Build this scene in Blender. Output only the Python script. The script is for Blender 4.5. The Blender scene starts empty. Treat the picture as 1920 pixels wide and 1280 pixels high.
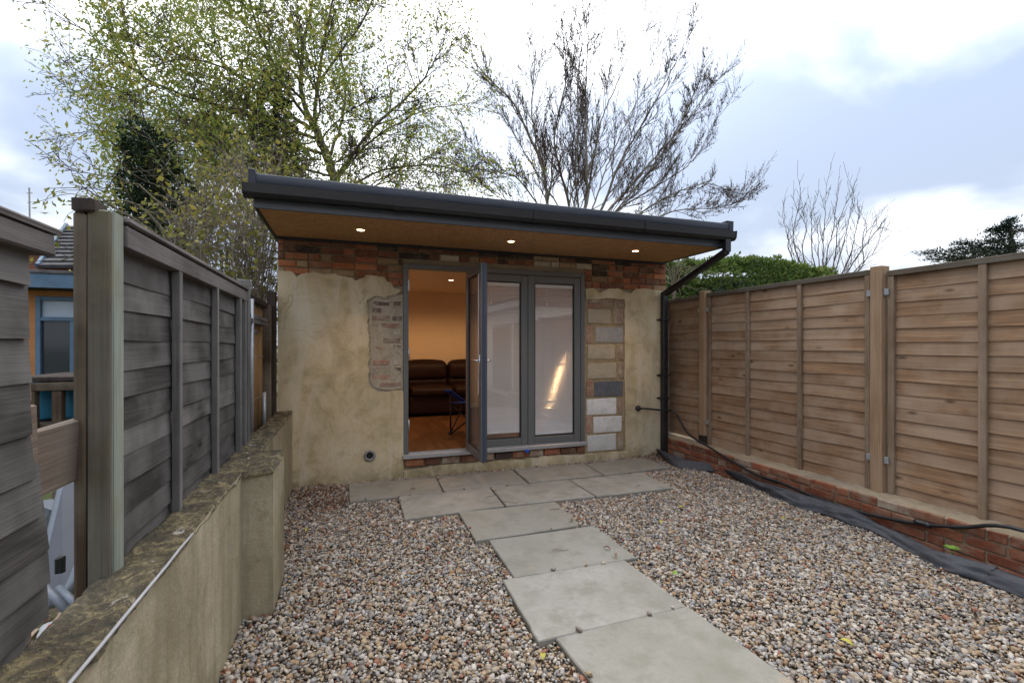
import bpy, bmesh, math, random
from math import radians as R, sin, cos, pi, sqrt
from mathutils import Vector, Matrix, noise, geometry
random.seed(7)
scene = bpy.context.scene
COL = scene.collection
# ---------------------------------------------------------------- camera, sky, sun, exposure
EYE, F, HOR = 1.45, 890.0, 648.0            # eye height in metres, focal length and horizon of the 1920 px frame
YAW = R(19.2); CA, SA = cos(YAW), sin(YAW)
cam = bpy.data.cameras.new('camera'); cam.sensor_width = 36; cam.lens = F/1920*36
cam.shift_y = (HOR-640)/1920; cam.clip_start = .05; cam.clip_end = 2000
camo = bpy.data.objects.new('camera', cam); COL.objects.link(camo)
camo.location = (0, 0, EYE); camo.rotation_euler = (pi/2, 0, -YAW); scene.camera = camo
SUN_EL, SUN_AZ = R(55), YAW                  # the sun stands behind the cloud ahead of the camera
world = bpy.data.worlds.new('World'); scene.world = world; world.use_nodes = True
def build_sky():
    nt = world.node_tree; N = nt.nodes; L = nt.links; N.clear()
    def n(t, **k):
        x = N.new(t)
        for a, b in k.items(): setattr(x, a, b)
        return x
    def m(op, a, b=None, clamp=False):
        x = n('ShaderNodeMath', operation=op); x.use_clamp = clamp
        for i, s in enumerate((a, b)):
            if s is None: continue
            if isinstance(s, (int, float)): x.inputs[i].default_value = s
            else: L.new(s, x.inputs[i])
        return x.outputs[0]
    def mix(f, a, b):
        x = n('ShaderNodeMix', data_type='RGBA')
        for i, s in ((0, f), (6, a), (7, b)):
            if isinstance(s, (int, float)): x.inputs[i].default_value = s
            elif isinstance(s, tuple): x.inputs[i].default_value = (*s, 1)
            else: L.new(s, x.inputs[i])
        return x.outputs[2]
    sky = n('ShaderNodeTexSky', sky_type='NISHITA', sun_disc=False)
    sky.sun_elevation = SUN_EL; sky.sun_rotation = SUN_AZ
    tc = n('ShaderNodeTexCoord'); sep = n('ShaderNodeSeparateXYZ'); L.new(tc.outputs['Generated'], sep.inputs[0])
    z = m('MAXIMUM', sep.outputs[2], 0.0)
    den = m('ADD', z, .30)
    cmb = n('ShaderNodeCombineXYZ')
    L.new(m('DIVIDE', sep.outputs[0], den), cmb.inputs[0]); L.new(m('DIVIDE', sep.outputs[1], den), cmb.inputs[1])
    no = n('ShaderNodeTexNoise'); no.inputs['Scale'].default_value = 1.25; no.inputs['Detail'].default_value = 5
    no.inputs['Roughness'].default_value = .5; no.inputs['Distortion'].default_value = .25
    mp = n('ShaderNodeMapping'); mp.inputs['Location'].default_value = (4.7, .2, 0)
    L.new(cmb.outputs[0], mp.inputs[0]); L.new(mp.outputs[0], no.inputs['Vector'])
    sd = (sin(SUN_AZ)*cos(SUN_EL), cos(SUN_AZ)*cos(SUN_EL), sin(SUN_EL))
    dt = n('ShaderNodeVectorMath', operation='DOT_PRODUCT'); L.new(tc.outputs['Generated'], dt.inputs[0]); dt.inputs[1].default_value = sd
    thin = m('MULTIPLY', m('SUBTRACT', m('MAXIMUM', dt.outputs['Value'], .68), .82), .25)   # the cloud thins towards the sun
    k = n('ShaderNodeMapRange', interpolation_type='SMOOTHSTEP'); k.inputs[1].default_value = .41; k.inputs[2].default_value = .66
    L.new(m('ADD', no.outputs[0], thin), k.inputs[0])
    cloud = mix(k.outputs[0], (1.35, 1.72, 2.42), (6.6, 6.7, 6.85))       # grey-blue undersides, white breaks
    hz = m('POWER', m('SUBTRACT', 1.0, z), 3.5)                          # pale towards the horizon
    cloud = mix(m('MULTIPLY', hz, .55), cloud, (3.9, 4.05, 4.3))
    cie = m('DIVIDE', m('ADD', m('MULTIPLY', z, 2.0), 1.0), 1.6)          # overcast sky: zenith three times the horizon
    vm = n('ShaderNodeVectorMath', operation='SCALE'); L.new(cloud, vm.inputs[0]); L.new(cie, vm.inputs['Scale']); cloud = vm.outputs[0]
    gl = m('POWER', m('MAXIMUM', dt.outputs['Value'], 0.0), 14.0)         # the sun's glow through the cloud
    cloud = mix(m('MULTIPLY', gl, .8, True), cloud, (12.5, 12.2, 12.0))
    tot = mix(.96, sky.outputs[0], cloud)
    bg = n('ShaderNodeBackground'); bg.inputs[1].default_value = .1; L.new(tot, bg.inputs[0])
    out = n('ShaderNodeOutputWorld'); L.new(bg.outputs[0], out.inputs[0])
build_sky()
sun = bpy.data.lights.new('sun', 'SUN'); sun.energy = .75; sun.angle = R(90); sun.color = (1, .92, .80)
suno = bpy.data.objects.new('sun', sun); COL.objects.link(suno)
suno.rotation_euler = Vector((-sin(SUN_AZ)*cos(SUN_EL), -cos(SUN_AZ)*cos(SUN_EL), -sin(SUN_EL))).to_track_quat('-Z', 'Y').to_euler()
scene.view_settings.view_transform = 'Standard'; scene.view_settings.look = 'None'
scene.view_settings.exposure = 1.75; scene.view_settings.gamma = 1; scene.view_settings.use_curve_mapping = False
scene.render.engine = 'CYCLES'
scene.cycles.use_denoising = True; scene.cycles.max_bounces = 8; scene.cycles.transparent_max_bounces = 12
scene.cycles.sample_clamp_indirect = 6; scene.cycles.caustics_reflective = False; scene.cycles.caustics_refractive = False

def at(u, v, Y):                             # the point at depth Y seen at (u, v) of the photograph
    k = (u-960)/F; d = Y/(CA-k*SA); return Vector((d*(k*CA+SA), Y, EYE+(HOR-v)*d/F))
def atx(u, v, X):
    k = (u-960)/F; d = X/(k*CA+SA); return Vector((X, d*(CA-k*SA), EYE+(HOR-v)*d/F))
def gnd(u, v, z=0.):
    k = (u-960)/F; d = F*(EYE-z)/(v-HOR); return Vector((d*(k*CA+SA), d*(CA-k*SA), z))
# ---------------------------------------------------------------- materials
class Mat:
    def __init__(s, name, rough=.8, spec=.3):
        s.m = bpy.data.materials.new(name); s.m.use_nodes = True; s.nt = s.m.node_tree
        s.b = s.nt.nodes['Principled BSDF']; s.b.inputs['Roughness'].default_value = rough
        s.b.inputs['Specular IOR Level'].default_value = spec; s._v = None
    def n(s, t, **k):
        x = s.nt.nodes.new(t)
        for a, b in k.items(): setattr(x, a, b)
        return x
    def put(s, sock, v):
        if isinstance(v, tuple): sock.default_value = (*v, 1) if len(v) == 3 and sock.type == 'RGBA' else v
        elif isinstance(v, (int, float)): sock.default_value = v
        else: s.nt.links.new(v, sock)
    def vec(s, scale=(1, 1, 1), rnd=True):
        tc = s.n('ShaderNodeTexCoord'); o = tc.outputs['Object']
        if rnd:
            oi = s.n('ShaderNodeObjectInfo'); a = s.n('ShaderNodeVectorMath', operation='MULTIPLY_ADD')
            s.put(a.inputs[0], oi.outputs['Random']); a.inputs[1].default_value = (37, 53, 71); s.put(a.inputs[2], o); o = a.outputs[0]
        mp = s.n('ShaderNodeMapping'); mp.inputs['Scale'].default_value = scale; s.put(mp.inputs[0], o); return mp.outputs[0]
    def noise(s, v, scale=5, detail=4, rough=.55, dist=0):
        x = s.n('ShaderNodeTexNoise'); s.put(x.inputs['Vector'], v); x.inputs['Scale'].default_value = scale
        x.inputs['Detail'].default_value = detail; x.inputs['Roughness'].default_value = rough; x.inputs['Distortion'].default_value = dist
        return x.outputs[0]
    def rng(s, f, a, b, c=0, d=1):
        x = s.n('ShaderNodeMapRange'); s.put(x.inputs[0], f)
        for i, q in enumerate((a, b, c, d)): x.inputs[i+1].default_value = q
        return x.outputs[0]
    def math(s, op, a, b=None):
        x = s.n('ShaderNodeMath', operation=op); s.put(x.inputs[0], a)
        if b is not None: s.put(x.inputs[1], b)
        return x.outputs[0]
    def mix(s, f, a, b, mode='MIX'):
        x = s.n('ShaderNodeMix', data_type='RGBA', blend_type=mode); s.put(x.inputs[0], f); s.put(x.inputs[6], a); s.put(x.inputs[7], b)
        return x.outputs[2]
    def ramp(s, f, stops, const=False):
        x = s.n('ShaderNodeValToRGB'); s.put(x.inputs[0], f); e = x.color_ramp.elements
        if const: x.color_ramp.interpolation = 'CONSTANT'
        while len(e) < len(stops): e.new(.5)
        for q, (p, c) in zip(e, stops): q.position = p; q.color = (*c, 1)
        return x.outputs[0]
    def rand(s): return s.n('ShaderNodeObjectInfo').outputs['Random']
    def attr(s, name): return s.n('ShaderNodeAttribute', attribute_name=name).outputs['Fac']
    def color(s, c): s.put(s.b.inputs['Base Color'], c); return s
    def bump(s, f, strength=.4, dist=.01):
        x = s.n('ShaderNodeBump'); x.inputs['Strength'].default_value = strength; x.inputs['Distance'].default_value = dist
        s.put(x.inputs['Height'], f); s.put(s.b.inputs['Normal'], x.outputs[0]); return s
def plain(name, c, rough=.7, var=.15, scale=12, bump=.15, spec=.3, metal=0):
    m = Mat(name, rough, spec); f = m.noise(m.vec(), scale, 5)
    m.color(m.mix(m.rng(f, .3, .7), tuple(x*(1-var) for x in c), tuple(min(1, x*(1+var)) for x in c)))
    m.b.inputs['Metallic'].default_value = metal
    if bump: m.bump(f, bump, .004)
    return m.m
def wood(name, dark, light, grey, axis='Y', greyamt=.5, knots=True, rough=.8, bump=.5, moss=None, rv=.38):
    m = Mat(name, rough, .2); i = 'XYZ'.index(axis)
    s1 = [26, 26, 26]; s1[i] = 1.1; s2 = [9, 9, 9]; s2[i] = .5; s3 = [190, 190, 190]; s3[i] = 2.2
    v1 = m.vec(tuple(s1)); g = m.noise(v1, 1, 5, .6, .6); fine = m.noise(m.vec(tuple(s3)), 1, 3, .6)
    warp = m.noise(m.vec(tuple(s2)), 1, 2, .5, 1.2)
    ring = m.math('SINE', m.math('MULTIPLY', warp, 46)); ring = m.rng(ring, -.2, 1, 0, 1)
    c = m.mix(m.rng(g, .3, .7), dark, light)
    c = m.mix(m.math('MULTIPLY', ring, .42), c, dark)
    c = m.mix(m.rng(fine, .40, .62, 0, .5), c, tuple(x*.6 for x in dark))
    big = m.noise(m.vec((2.2, 2.2, 2.2)), 1, 4, .6)
    c = m.mix(m.rng(big, .40, .62, 0, greyamt), c, grey)
    c = m.mix(m.rng(m.rand(), 0, 1, 0, rv), c, tuple(x*.62 for x in dark))
    if knots:
        ks = [7, 7, 7]; ks[i] = 2.6
        vo = m.n('ShaderNodeTexVoronoi', feature='F1'); m.put(vo.inputs['Vector'], m.vec(tuple(ks))); vo.inputs['Scale'].default_value = 1
        c = m.mix(m.rng(vo.outputs['Distance'], .03, .13, .85, 0), c, tuple(x*.35 for x in dark))
    if moss: c = m.mix(m.rng(m.noise(m.vec((6, 6, 6)), 1, 5, .65), .50, .68, 0, .7), c, moss)
    m.color(c); m.bump(m.math('ADD', g, m.math('MULTIPLY', fine, .7)), bump, .004); return m.m
def brickmat(name, a, b, smear=(.27, .19, .12), amt=.5):
    m = Mat(name, .9, .15); v = m.vec(); n1 = m.noise(v, 22, 5, .65); n2 = m.noise(v, 7, 4, .6)
    c = m.mix(m.rng(n1, .3, .7), a, b); c = m.mix(m.rng(m.rand(), 0, 1, 0, .55), c, tuple(x*.45 for x in a))
    n3 = m.noise(m.vec(rnd=False), 2.3, 5, .65, .4)
    c = m.mix(m.rng(n2, .46, .66, 0, amt), c, smear); c = m.mix(m.rng(n3, .46, .64, 0, .42), c, tuple(x*.5 for x in smear)); m.color(c); m.bump(n1, .8, .006); return m.m
MM = {}
def build_mats():
    MM['fence_new'] = wood('weathered brown fence wood', (.215, .122, .068), (.44, .27, .152), (.42, .315, .225), 'Y', .6, moss=None, rv=.22)
    MM['fence_new_z'] = wood('weathered brown post wood', (.27, .17, .095), (.49, .33, .195), (.42, .315, .22), 'Z', .4, False)
    MM['fence_batten'] = wood('weathered batten wood', (.18, .118, .074), (.34, .235, .16), (.35, .27, .195), 'Z', .6, False)
    MM['fence_rail'] = wood('weathered rail wood', (.095, .072, .052), (.19, .145, .105), (.17, .155, .125), 'Y', .6, False)
    MM['old_board'] = wood('old grey board', (.034, .031, .029), (.098, .091, .085), (.215, .205, .195), 'Y', .6)
    MM['old_batten'] = wood('old grey batten', (.10, .095, .09), (.21, .20, .19), (.26, .25, .235), 'Z', .5, False)
    MM['old_rail'] = wood('old grey rail', (.075, .065, .062), (.18, .16, .155), (.24, .22, .215), 'Y', .5, False)
    MM['post_brown'] = wood('old brown post', (.05, .032, .02), (.13, .088, .055), (.19, .165, .12), 'Z', .75, False)
    MM['post_green'] = wood('green treated timber', (.18, .20, .165), (.31, .35, .30), (.23, .24, .19), 'Z', .4, False, moss=(.21, .19, .12))
    MM['post_worn'] = wood('worn mossy timber', (.075, .06, .045), (.175, .15, .115), (.19, .18, .145), 'Z', .6, True, moss=(.12, .105, .06))
    MM['tan_plank'] = wood('bare tan plank', (.13, .098, .075), (.26, .205, .155), (.22, .19, .165), 'Y', .5)
    MM['dark_wood'] = wood('dark timber', (.025, .018, .015), (.07, .05, .04), (.10, .08, .07), 'Z', .3, False)
    for nm, a, b, am in (('brick_red', (.235, .08, .045), (.37, .145, .08), .55), ('brick_orange', (.34, .115, .05), (.46, .19, .09), .45),
                         ('brick_brown', (.12, .055, .035), (.24, .105, .065), .45), ('brick_dark', (.035, .028, .028), (.09, .06, .05), .3),
                         ('brick_buff', (.28, .19, .11), (.42, .30, .18), .3), ('brick_pale', (.42, .36, .27), (.58, .50, .39), .4)):
        MM[nm] = brickmat(nm.replace('_', ' '), a, b, amt=am)
    MM['brick_smeared'] = brickmat('mortar smeared brick', (.24, .155, .115), (.36, .25, .185), (.38, .33, .25), .9)
    MM['brick_pink'] = brickmat('pink worn brick', (.30, .155, .11), (.42, .25, .18), (.38, .33, .25), .8); MM['brick_plum'] = brickmat('plum worn brick', (.13, .085, .075), (.24, .155, .13), (.34, .29, .22), .85)
    MM['brick_wall'] = brickmat('red garden wall brick', (.19, .06, .035), (.33, .115, .06), (.27, .225, .16), .55)
    MM['block_white'] = brickmat('white block', (.62, .60, .58), (.72, .71, .69), (.50, .47, .42), .4)
    MM['block_cream'] = brickmat('cream block', (.42, .35, .25), (.54, .46, .34), (.35, .29, .2), .4)
    MM['block_grey'] = brickmat('grey block', (.25, .245, .24), (.34, .335, .33), (.40, .36, .29), .35)
    MM['block_dark'] = brickmat('dark grey block', (.105, .11, .125), (.155, .16, .175), (.25, .23, .2), .2)
    m = Mat('mortar', .95, .1); v = m.vec(rnd=False); n1 = m.noise(v, 30, 5, .7); n2 = m.noise(v, 3, 4)
    m.color(m.mix(m.rng(n2, .35, .65), m.mix(n1, (.20, .155, .10), (.36, .29, .2)), m.mix(n1, (.15, .12, .085), (.28, .23, .17)))); m.bump(n1, .9, .008); MM['mortar'] = m.m
    for nm, a, b in (('patch_mortar', (.30, .255, .19), (.43, .375, .29)), ('patch_mortar_tan', (.24, .18, .10), (.37, .285, .17))):
        m = Mat(nm.replace('_', ' '), .95, .1); v = m.vec(rnd=False); n1 = m.noise(v, 35, 5, .7); n2 = m.noise(v, 8, 4)
        m.color(m.mix(m.rng(n2, .5, .7, 0, .5), m.mix(m.rng(n1, .3, .7), a, b), tuple(x*.6 for x in a))); m.bump(m.math('ADD', n1, n2), .9, .01); MM[nm] = m.m
    # sand render on the studio: trowel clouds, damp patches, hairline cracks
    m = Mat('sand cement render', .92, .15); v = m.vec(rnd=False); n1 = m.noise(v, 1.6, 6, .62, .5); n2 = m.noise(v, 5.5, 6, .65, .8); n3 = m.noise(v, 60, 4, .6)
    c = m.ramp(m.rng(n1, .36, .64), [(0, (.33, .29, .17)), (.35, (.49, .395, .235)), (.62, (.545, .445, .285)), (1, (.59, .50, .345))])
    c = m.mix(m.rng(n2, .50, .64, 0, .42), c, (.62, .53, .375)); c = m.mix(m.rng(n2, .32, .46, .5, 0), c, (.30, .23, .13))
    n4 = m.noise(v, .75, 3, .5, .3); c = m.mix(m.rng(n4, .54, .66, 0, .5), c, (.42, .375, .29))
    sx = m.n('ShaderNodeSeparateXYZ'); m.put(sx.inputs[0], m.vec(rnd=False))
    low = m.math('ADD', sx.outputs[2], m.math('MULTIPLY', n2, .55))
    c = m.mix(m.rng(low, .24, .46, .75, 0), c, (.225, .185, .105))
    c = m.mix(m.rng(n3, .3, .75, 0, .25), c, (.30, .24, .16))
    n5 = m.noise(m.vec((3.5, 1, .8), False), 1, 5, .6, .8); c = m.mix(m.rng(n5, .54, .64, 0, .5), c, (.60, .53, .41)); c = m.mix(m.rng(n5, .35, .45, .42, 0), c, (.33, .265, .165))
    vo = m.n('ShaderNodeTexVoronoi', feature='DISTANCE_TO_EDGE'); wv = m.n('ShaderNodeVectorMath', operation='MULTIPLY_ADD'); m.put(wv.inputs[0], m.n('ShaderNodeTexNoise').outputs['Color']); wv.inputs[1].default_value = (.5, .5, .5); m.put(wv.inputs[2], v); m.put(vo.inputs['Vector'], wv.outputs[0]); vo.inputs['Scale'].default_value = 1.1
    crk = m.math('MULTIPLY', m.rng(vo.outputs['Distance'], .001, .006, 1, 0), m.rng(n4, .5, .58)); c = m.mix(m.math('MULTIPLY', crk, .35), c, (.14, .105, .06)); m.color(c)
    m.bump(m.math('ADD', m.math('MULTIPLY', n2, .9), m.math('MULTIPLY', n3, .25)), .45, .015); MM['render'] = m.m
    # garden wall render: greener, streaked
    m = Mat('stained garden wall render', .92, .15); n1 = m.noise(m.vec((3, 3, .8), False), 1, 6, .65, .6); v = m.vec(rnd=False); n2 = m.noise(v, 9, 6, .65); n3 = m.noise(v, 80, 3)
    st = m.noise(m.vec((16, 16, .9), False), 1, 4, .6)
    c = m.ramp(m.rng(n1, .3, .7), [(0, (.23, .195, .125)), (.45, (.36, .31, .21)), (1, (.46, .41, .30))])
    c = m.mix(m.rng(st, .5, .7, 0, .5), c, (.18, .165, .10)); c = m.mix(m.rng(m.noise(v, 1.3, 5, .65, .5), .5, .64, 0, .6), c, (.17, .145, .075)); c = m.mix(m.rng(n2, .55, .72, 0, .6), c, (.19, .175, .075))
    c = m.mix(m.rng(n3, .35, .7, 0, .3), c, (.2, .17, .12)); m.color(c); m.bump(m.math('ADD', n2, m.math('MULTIPLY', n3, .3)), .6, .012); MM['wall_render'] = m.m
    m = Mat('mossy coping mortar', .95, .1); v = m.vec(rnd=False); n1 = m.noise(v, 20, 6, .7, .5); n2 = m.noise(v, 34, 6, .7); n3 = m.noise(v, 10, 6, .68)
    c = m.ramp(m.rng(n1, .3, .7), [(0, (.055, .048, .038)), (.42, (.12, .10, .07)), (.55, (.20, .165, .095)), (.66, (.27, .22, .125)), (1, (.22, .19, .145))])
    c = m.mix(m.rng(n2, .58, .70, 0, .7), c, (.38, .30, .145)); c = m.mix(m.rng(n3, .46, .58, 0, .85), c, (.055, .052, .045)); c = m.mix(m.rng(m.noise(v, 55, 4, .7), .5, .7, 0, .6), c, (.10, .085, .045))
    c = m.mix(m.rng(m.noise(v, 13, 4, .6), .66, .70, 0, .8), c, (.45, .43, .38))
    m.color(c); m.bump(m.math('ADD', n1, n2), 1, .02); MM['moss'] = m.m
    m = Mat('sawn sandstone paving', .75, .3); v = m.vec(); n1 = m.noise(v, 2.2, 6, .6, .4); n2 = m.noise(v, 30, 5, .7); n3 = m.noise(v, 7, 5, .65)
    c = m.ramp(m.rng(n1, .3, .7), [(0, (.22, .208, .18)), (.5, (.285, .27, .24)), (1, (.335, .32, .292))])
    c = m.mix(m.rng(m.rand(), .1, .9, 0, .6), c, (.205, .195, .16)); c = m.mix(m.rng(n3, .48, .66, 0, .65), c, (.165, .155, .122))
    c = m.mix(m.rng(n2, .35, .65, 0, .45), c, (.20, .19, .15)); c = m.mix(m.rng(m.noise(v, 140, 3, .7), .55, .72, 0, .5), c, (.15, .14, .11)); c = m.mix(m.rng(m.noise(v, 2.6, 2), .70, .74, 0, .3), c, (.36, .24, .15))
    m.color(c); m.bump(m.math('ADD', n2, n3), .4, .004); MM['slab'] = m.m
    m = Mat('pebbles', .55, .4); rr = m.rand()
    pal = [(.46, .38, .28), (.58, .51, .42), (.27, .17, .105), (.40, .39, .37), (.20, .20, .21), (.46, .32, .19), (.66, .63, .58), (.33, .31, .30), (.11, .10, .10), (.38, .30, .22), (.43, .35, .25), (.50, .42, .32),
           (.28, .29, .32), (.52, .41, .29), (.32, .21, .13), (.70, .69, .67), (.43, .44, .46), (.36, .155, .10), (.24, .20, .16), (.52, .48, .44), (.44, .46, .50), (.60, .60, .61), (.30, .33, .38), (.66, .64, .60), (.17, .17, .185), (.50, .49, .47), (.36, .33, .29), (.47, .40, .31), (.30, .27, .24), (.56, .54, .52)]
    random.Random(3).shuffle(pal)
    c = m.ramp(rr, [(i/len(pal), p) for i, p in enumerate(pal)], True); n1 = m.noise(m.vec((1, 1, 1)), 60, 3)
    c = m.mix(1.0, c, (.70, .645, .575), 'MULTIPLY'); m.color(m.mix(m.rng(n1, .35, .7, 0, .55), c, m.mix(.5, c, (.12, .08, .05)))); MM['pebble'] = m.m
    m = Mat('gravel bed', .95, .1); n1 = m.noise(m.vec(rnd=False), 60, 4, .7); m.color(m.mix(m.rng(n1, .35, .7), (.07, .05, .035), (.2, .16, .12))); m.bump(n1, 1, .02); MM['bed'] = m.m
    m = Mat('earth and grass', .95, .1); v = m.vec(rnd=False); n1 = m.noise(v, 2, 6, .65); n2 = m.noise(v, 30, 4, .7)
    m.color(m.mix(m.rng(n1, .42, .58), m.mix(n2, (.06, .045, .03), (.14, .11, .08)), m.mix(n2, (.04, .06, .02), (.10, .13, .045)))); m.bump(n2, 1, .03); MM['earth'] = m.m
    m = Mat('osb soffit board', .8, .2); a = m.noise(m.vec((8, 40, 8), False), 1, 4, .7, 1.5); b = m.noise(m.vec((45, 12, 10), False), 1, 3, .7, 1.5)
    c = m.mix(m.rng(a, .35, .65), (.31, .155, .068), (.56, .325, .165)); c = m.mix(m.rng(b, .45, .7, 0, .6), c, (.62, .40, .225)); m.color(c); m.bump(m.math('ADD', a, b), .3, .003); MM['osb'] = m.m
    MM['anthracite'] = plain('anthracite upvc', (.040, .048, .062), .38, .06, 30, .03, .5)
    m = Mat('rubber roof membrane', .6, .25); n1 = m.noise(m.vec((1.5, 8, 8), False), 1, 4, .6); m.color(m.mix(n1, (.022, .026, .036), (.048, .054, .07))); m.bump(n1, .5, .02); MM['rubber'] = m.m
    MM['black_upvc'] = plain('black upvc', (.012, .013, .016), .35, .1, 20, .03, .5)
    MM['door_grey'] = plain('grey door frame', (.115, .118, .118), .4, .05, 40, .02, .45)
    MM['door_edge'] = plain('dark blue grey door edge', (.035, .045, .07), .4, .05, 40, .02, .45)
    MM['alu'] = plain('aluminium', (.42, .43, .45), .35, .08, 40, .03, .5, .6)
    MM['chrome'] = plain('chrome', (.7, .7, .72), .18, .03, 40, 0, .5, 1)
    MM['galv'] = plain('galvanised steel', (.36, .38, .40), .45, .15, 60, .05, .5, .5)
    MM['rubber_seal'] = plain('black seal', (.015, .015, .016), .6, .1)
    m = Mat('blind slat', .125, 1.0); m.color((.84, .84, .85)); m.b.inputs['Metallic'].default_value = .3; MM['slat'] = m.m
    MM['sack_white'] = plain('dull white sacking', (.33, .33, .34), .6, .1); MM['white_pvc'] = plain('white pvc', (.72, .72, .71), .45, .04)
    # thin pane: clear with the mirror part of glass
    mt = bpy.data.materials.new('window glass'); mt.use_nodes = True; nt = mt.node_tree; nt.nodes.clear()
    o = nt.nodes.new('ShaderNodeOutputMaterial'); mx = nt.nodes.new('ShaderNodeMixShader'); tr = nt.nodes.new('ShaderNodeBsdfTransparent'); g = nt.nodes.new('ShaderNodeBsdfGlossy')
    g.inputs['Roughness'].default_value = 0.0; tr.inputs[0].default_value = (.97, .975, .97, 1)
    lw = nt.nodes.new('ShaderNodeLayerWeight'); lw.inputs[0].default_value = .5; p5 = nt.nodes.new('ShaderNodeMath'); p5.operation = 'POWER'; p5.inputs[1].default_value = 5; nt.links.new(lw.outputs['Facing'], p5.inputs[0])
    mr = nt.nodes.new('ShaderNodeMath'); mr.operation = 'MULTIPLY_ADD'; mr.inputs[1].default_value = .86; mr.inputs[2].default_value = .14; mr.use_clamp = True
    nt.links.new(p5.outputs[0], mr.inputs[0]); nt.links.new(mr.outputs[0], mx.inputs[0]); nt.links.new(tr.outputs[0], mx.inputs[1]); nt.links.new(g.outputs[0], mx.inputs[2]); nt.links.new(mx.outputs[0], o.inputs[0]); MM['glass'] = mt
    MM['room_paint'] = plain('magnolia wall paint', (.70, .56, .42), .85, .02, 8, .03)
    MM['ceiling_paint'] = plain('ceiling paint', (.74, .62, .50), .85, .02, 8, .03)
    MM['laminate'] = wood('laminate floor', (.08, .035, .016), (.27, .135, .06), (.20, .095, .045), 'Y', .5, False, .35, .1)
    m = Mat('brown leather', .5, .22); n1 = m.noise(m.vec(), 5, 4); n2 = m.noise(m.vec(), 60, 3); m.color(m.mix(n1, (.012, .005, .004), (.026, .010, .008))); m.bump(m.math('ADD', n1, m.math('MULTIPLY', n2, .15)), .6, .03); MM['leather'] = m.m
    MM['blue_cloth'] = plain('blue canvas', (.018, .065, .33), .8, .15, 40, .2)
    def emit(name, c, s):
        mt = bpy.data.materials.new(name); mt.use_nodes = True; b = mt.node_tree.nodes['Principled BSDF']
        b.inputs['Emission Color'].default_value = (*c, 1); b.inputs['Emission Strength'].default_value = s; return mt
    MM['lamp'] = emit('lit downlight lens', (1, .62, .30), 9)
    m = Mat('ground membrane', .62, .35); n1 = m.noise(m.vec((6, 6, 6), False), 1, 5, .6); n2 = m.noise(m.vec(rnd=False), 350, 2); m.color(m.mix(n1, (.030, .032, .037), (.075, .078, .088))); m.bump(m.math('ADD', n1, m.math('MULTIPLY', n2, .2)), .6, .02); MM['membrane'] = m.m
    MM['hose'] = plain('black hose', (.012, .012, .014), .4, .2, 30, .05, .5)
    def leafmat(name, stops, trans=.35):
        m = Mat(name, .5, .35); c = m.ramp(m.attr('tint'), stops); n1 = m.noise(m.vec(rnd=False), .9, 3)
        c = m.mix(m.rng(n1, .35, .65, 0, .45), c, stops[0][1]); m.color(c)
        tb = m.n('ShaderNodeBsdfTranslucent'); m.put(tb.inputs[0], c); mx = m.n('ShaderNodeMixShader'); mx.inputs[0].default_value = trans
        m.nt.links.new(m.b.outputs[0], mx.inputs[1]); m.nt.links.new(tb.outputs[0], mx.inputs[2])
        m.nt.links.new(mx.outputs[0], m.nt.nodes['Material Output'].inputs[0]); return m.m
    MM['leaf_tree'] = leafmat('autumn ash leaf', [(0, (.15, .21, .045)), (.45, (.26, .31, .06)), (.7, (.44, .39, .08)), (1, (.56, .44, .11))], .62)
    MM['leaf_dark'] = leafmat('dark evergreen leaf', [(0, (.012, .028, .010)), (.6, (.028, .052, .018)), (1, (.06, .09, .03))], .15)
    MM['leaf_hedge'] = leafmat('laurel hedge leaf', [(0, (.065, .11, .028)), (.5, (.13, .20, .042)), (.85, (.22, .27, .06)), (1, (.32, .30, .08))], .4)
    MM['leaf_yellow'] = leafmat('yellowing shrub leaf', [(0, (.13, .15, .03)), (.5, (.28, .26, .05)), (1, (.42, .34, .07))], .4)
    MM['leaf_cedar'] = leafmat('cedar needles', [(0, (.008, .016, .010)), (.6, (.015, .030, .018)), (1, (.03, .05, .03))], .1)
    MM['bark'] = plain('grey green bark', (.13, .115, .075), .9, .35, 14, .6)
    MM['bark_pale'] = plain('pale grey bark', (.20, .17, .14), .9, .3, 14, .6)
    MM['twig'] = plain('twig bark', (.075, .055, .042), .9, .3, 14, .3)
    MM['twig_grey'] = plain('grey dry twig', (.20, .165, .125), .9, .3, 14, .3)
    MM['slate'] = plain('slate roof', (.085, .082, .085), .75, .4, 5, .4)
    MM['dark_roof'] = plain('dark felt roof', (.02, .022, .026), .7, .2)
    MM['blue_paint'] = plain('pale blue paint', (.09, .155, .23), .5, .15, 6)
    MM['orange_render'] = plain('orange painted wall', (.42, .19, .075), .85, .15, 5)
    MM['dim_glass'] = plain('dark window pane', (.03, .036, .045), .08, .1, 3, 0, .5)
    MM['net'] = plain('pale blind behind pane', (.34, .40, .48), .25, .1, 3, 0, .5)
    MM['gas_blue'] = plain('blue painted cylinder', (.035, .20, .33), .4, .12, 6, .05, .4)
    MM['table_grey'] = plain('pale grey plastic', (.085, .09, .105), .5, .06, 20, .05)
    MM['leg_grey'] = plain('grey leg tube', (.15, .17, .20), .4, .1, 20, .02)
    MM['reed'] = wood('split reed', (.26, .15, .06), (.50, .31, .145), (.40, .27, .14), 'Z', .5, False)
    MM['white_house'] = plain('white render', (.72, .72, .70), .85, .06, 3, .2)
    MM['tile_brown'] = plain('brown roof tile', (.12, .065, .045), .8, .35, 9, .5)
    MM['red_plastic'] = plain('red print', (.5, .03, .02), .5, .1)
    MM['blue_tape'] = plain('blue plastic', (.02, .10, .45), .5, .1)
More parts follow.
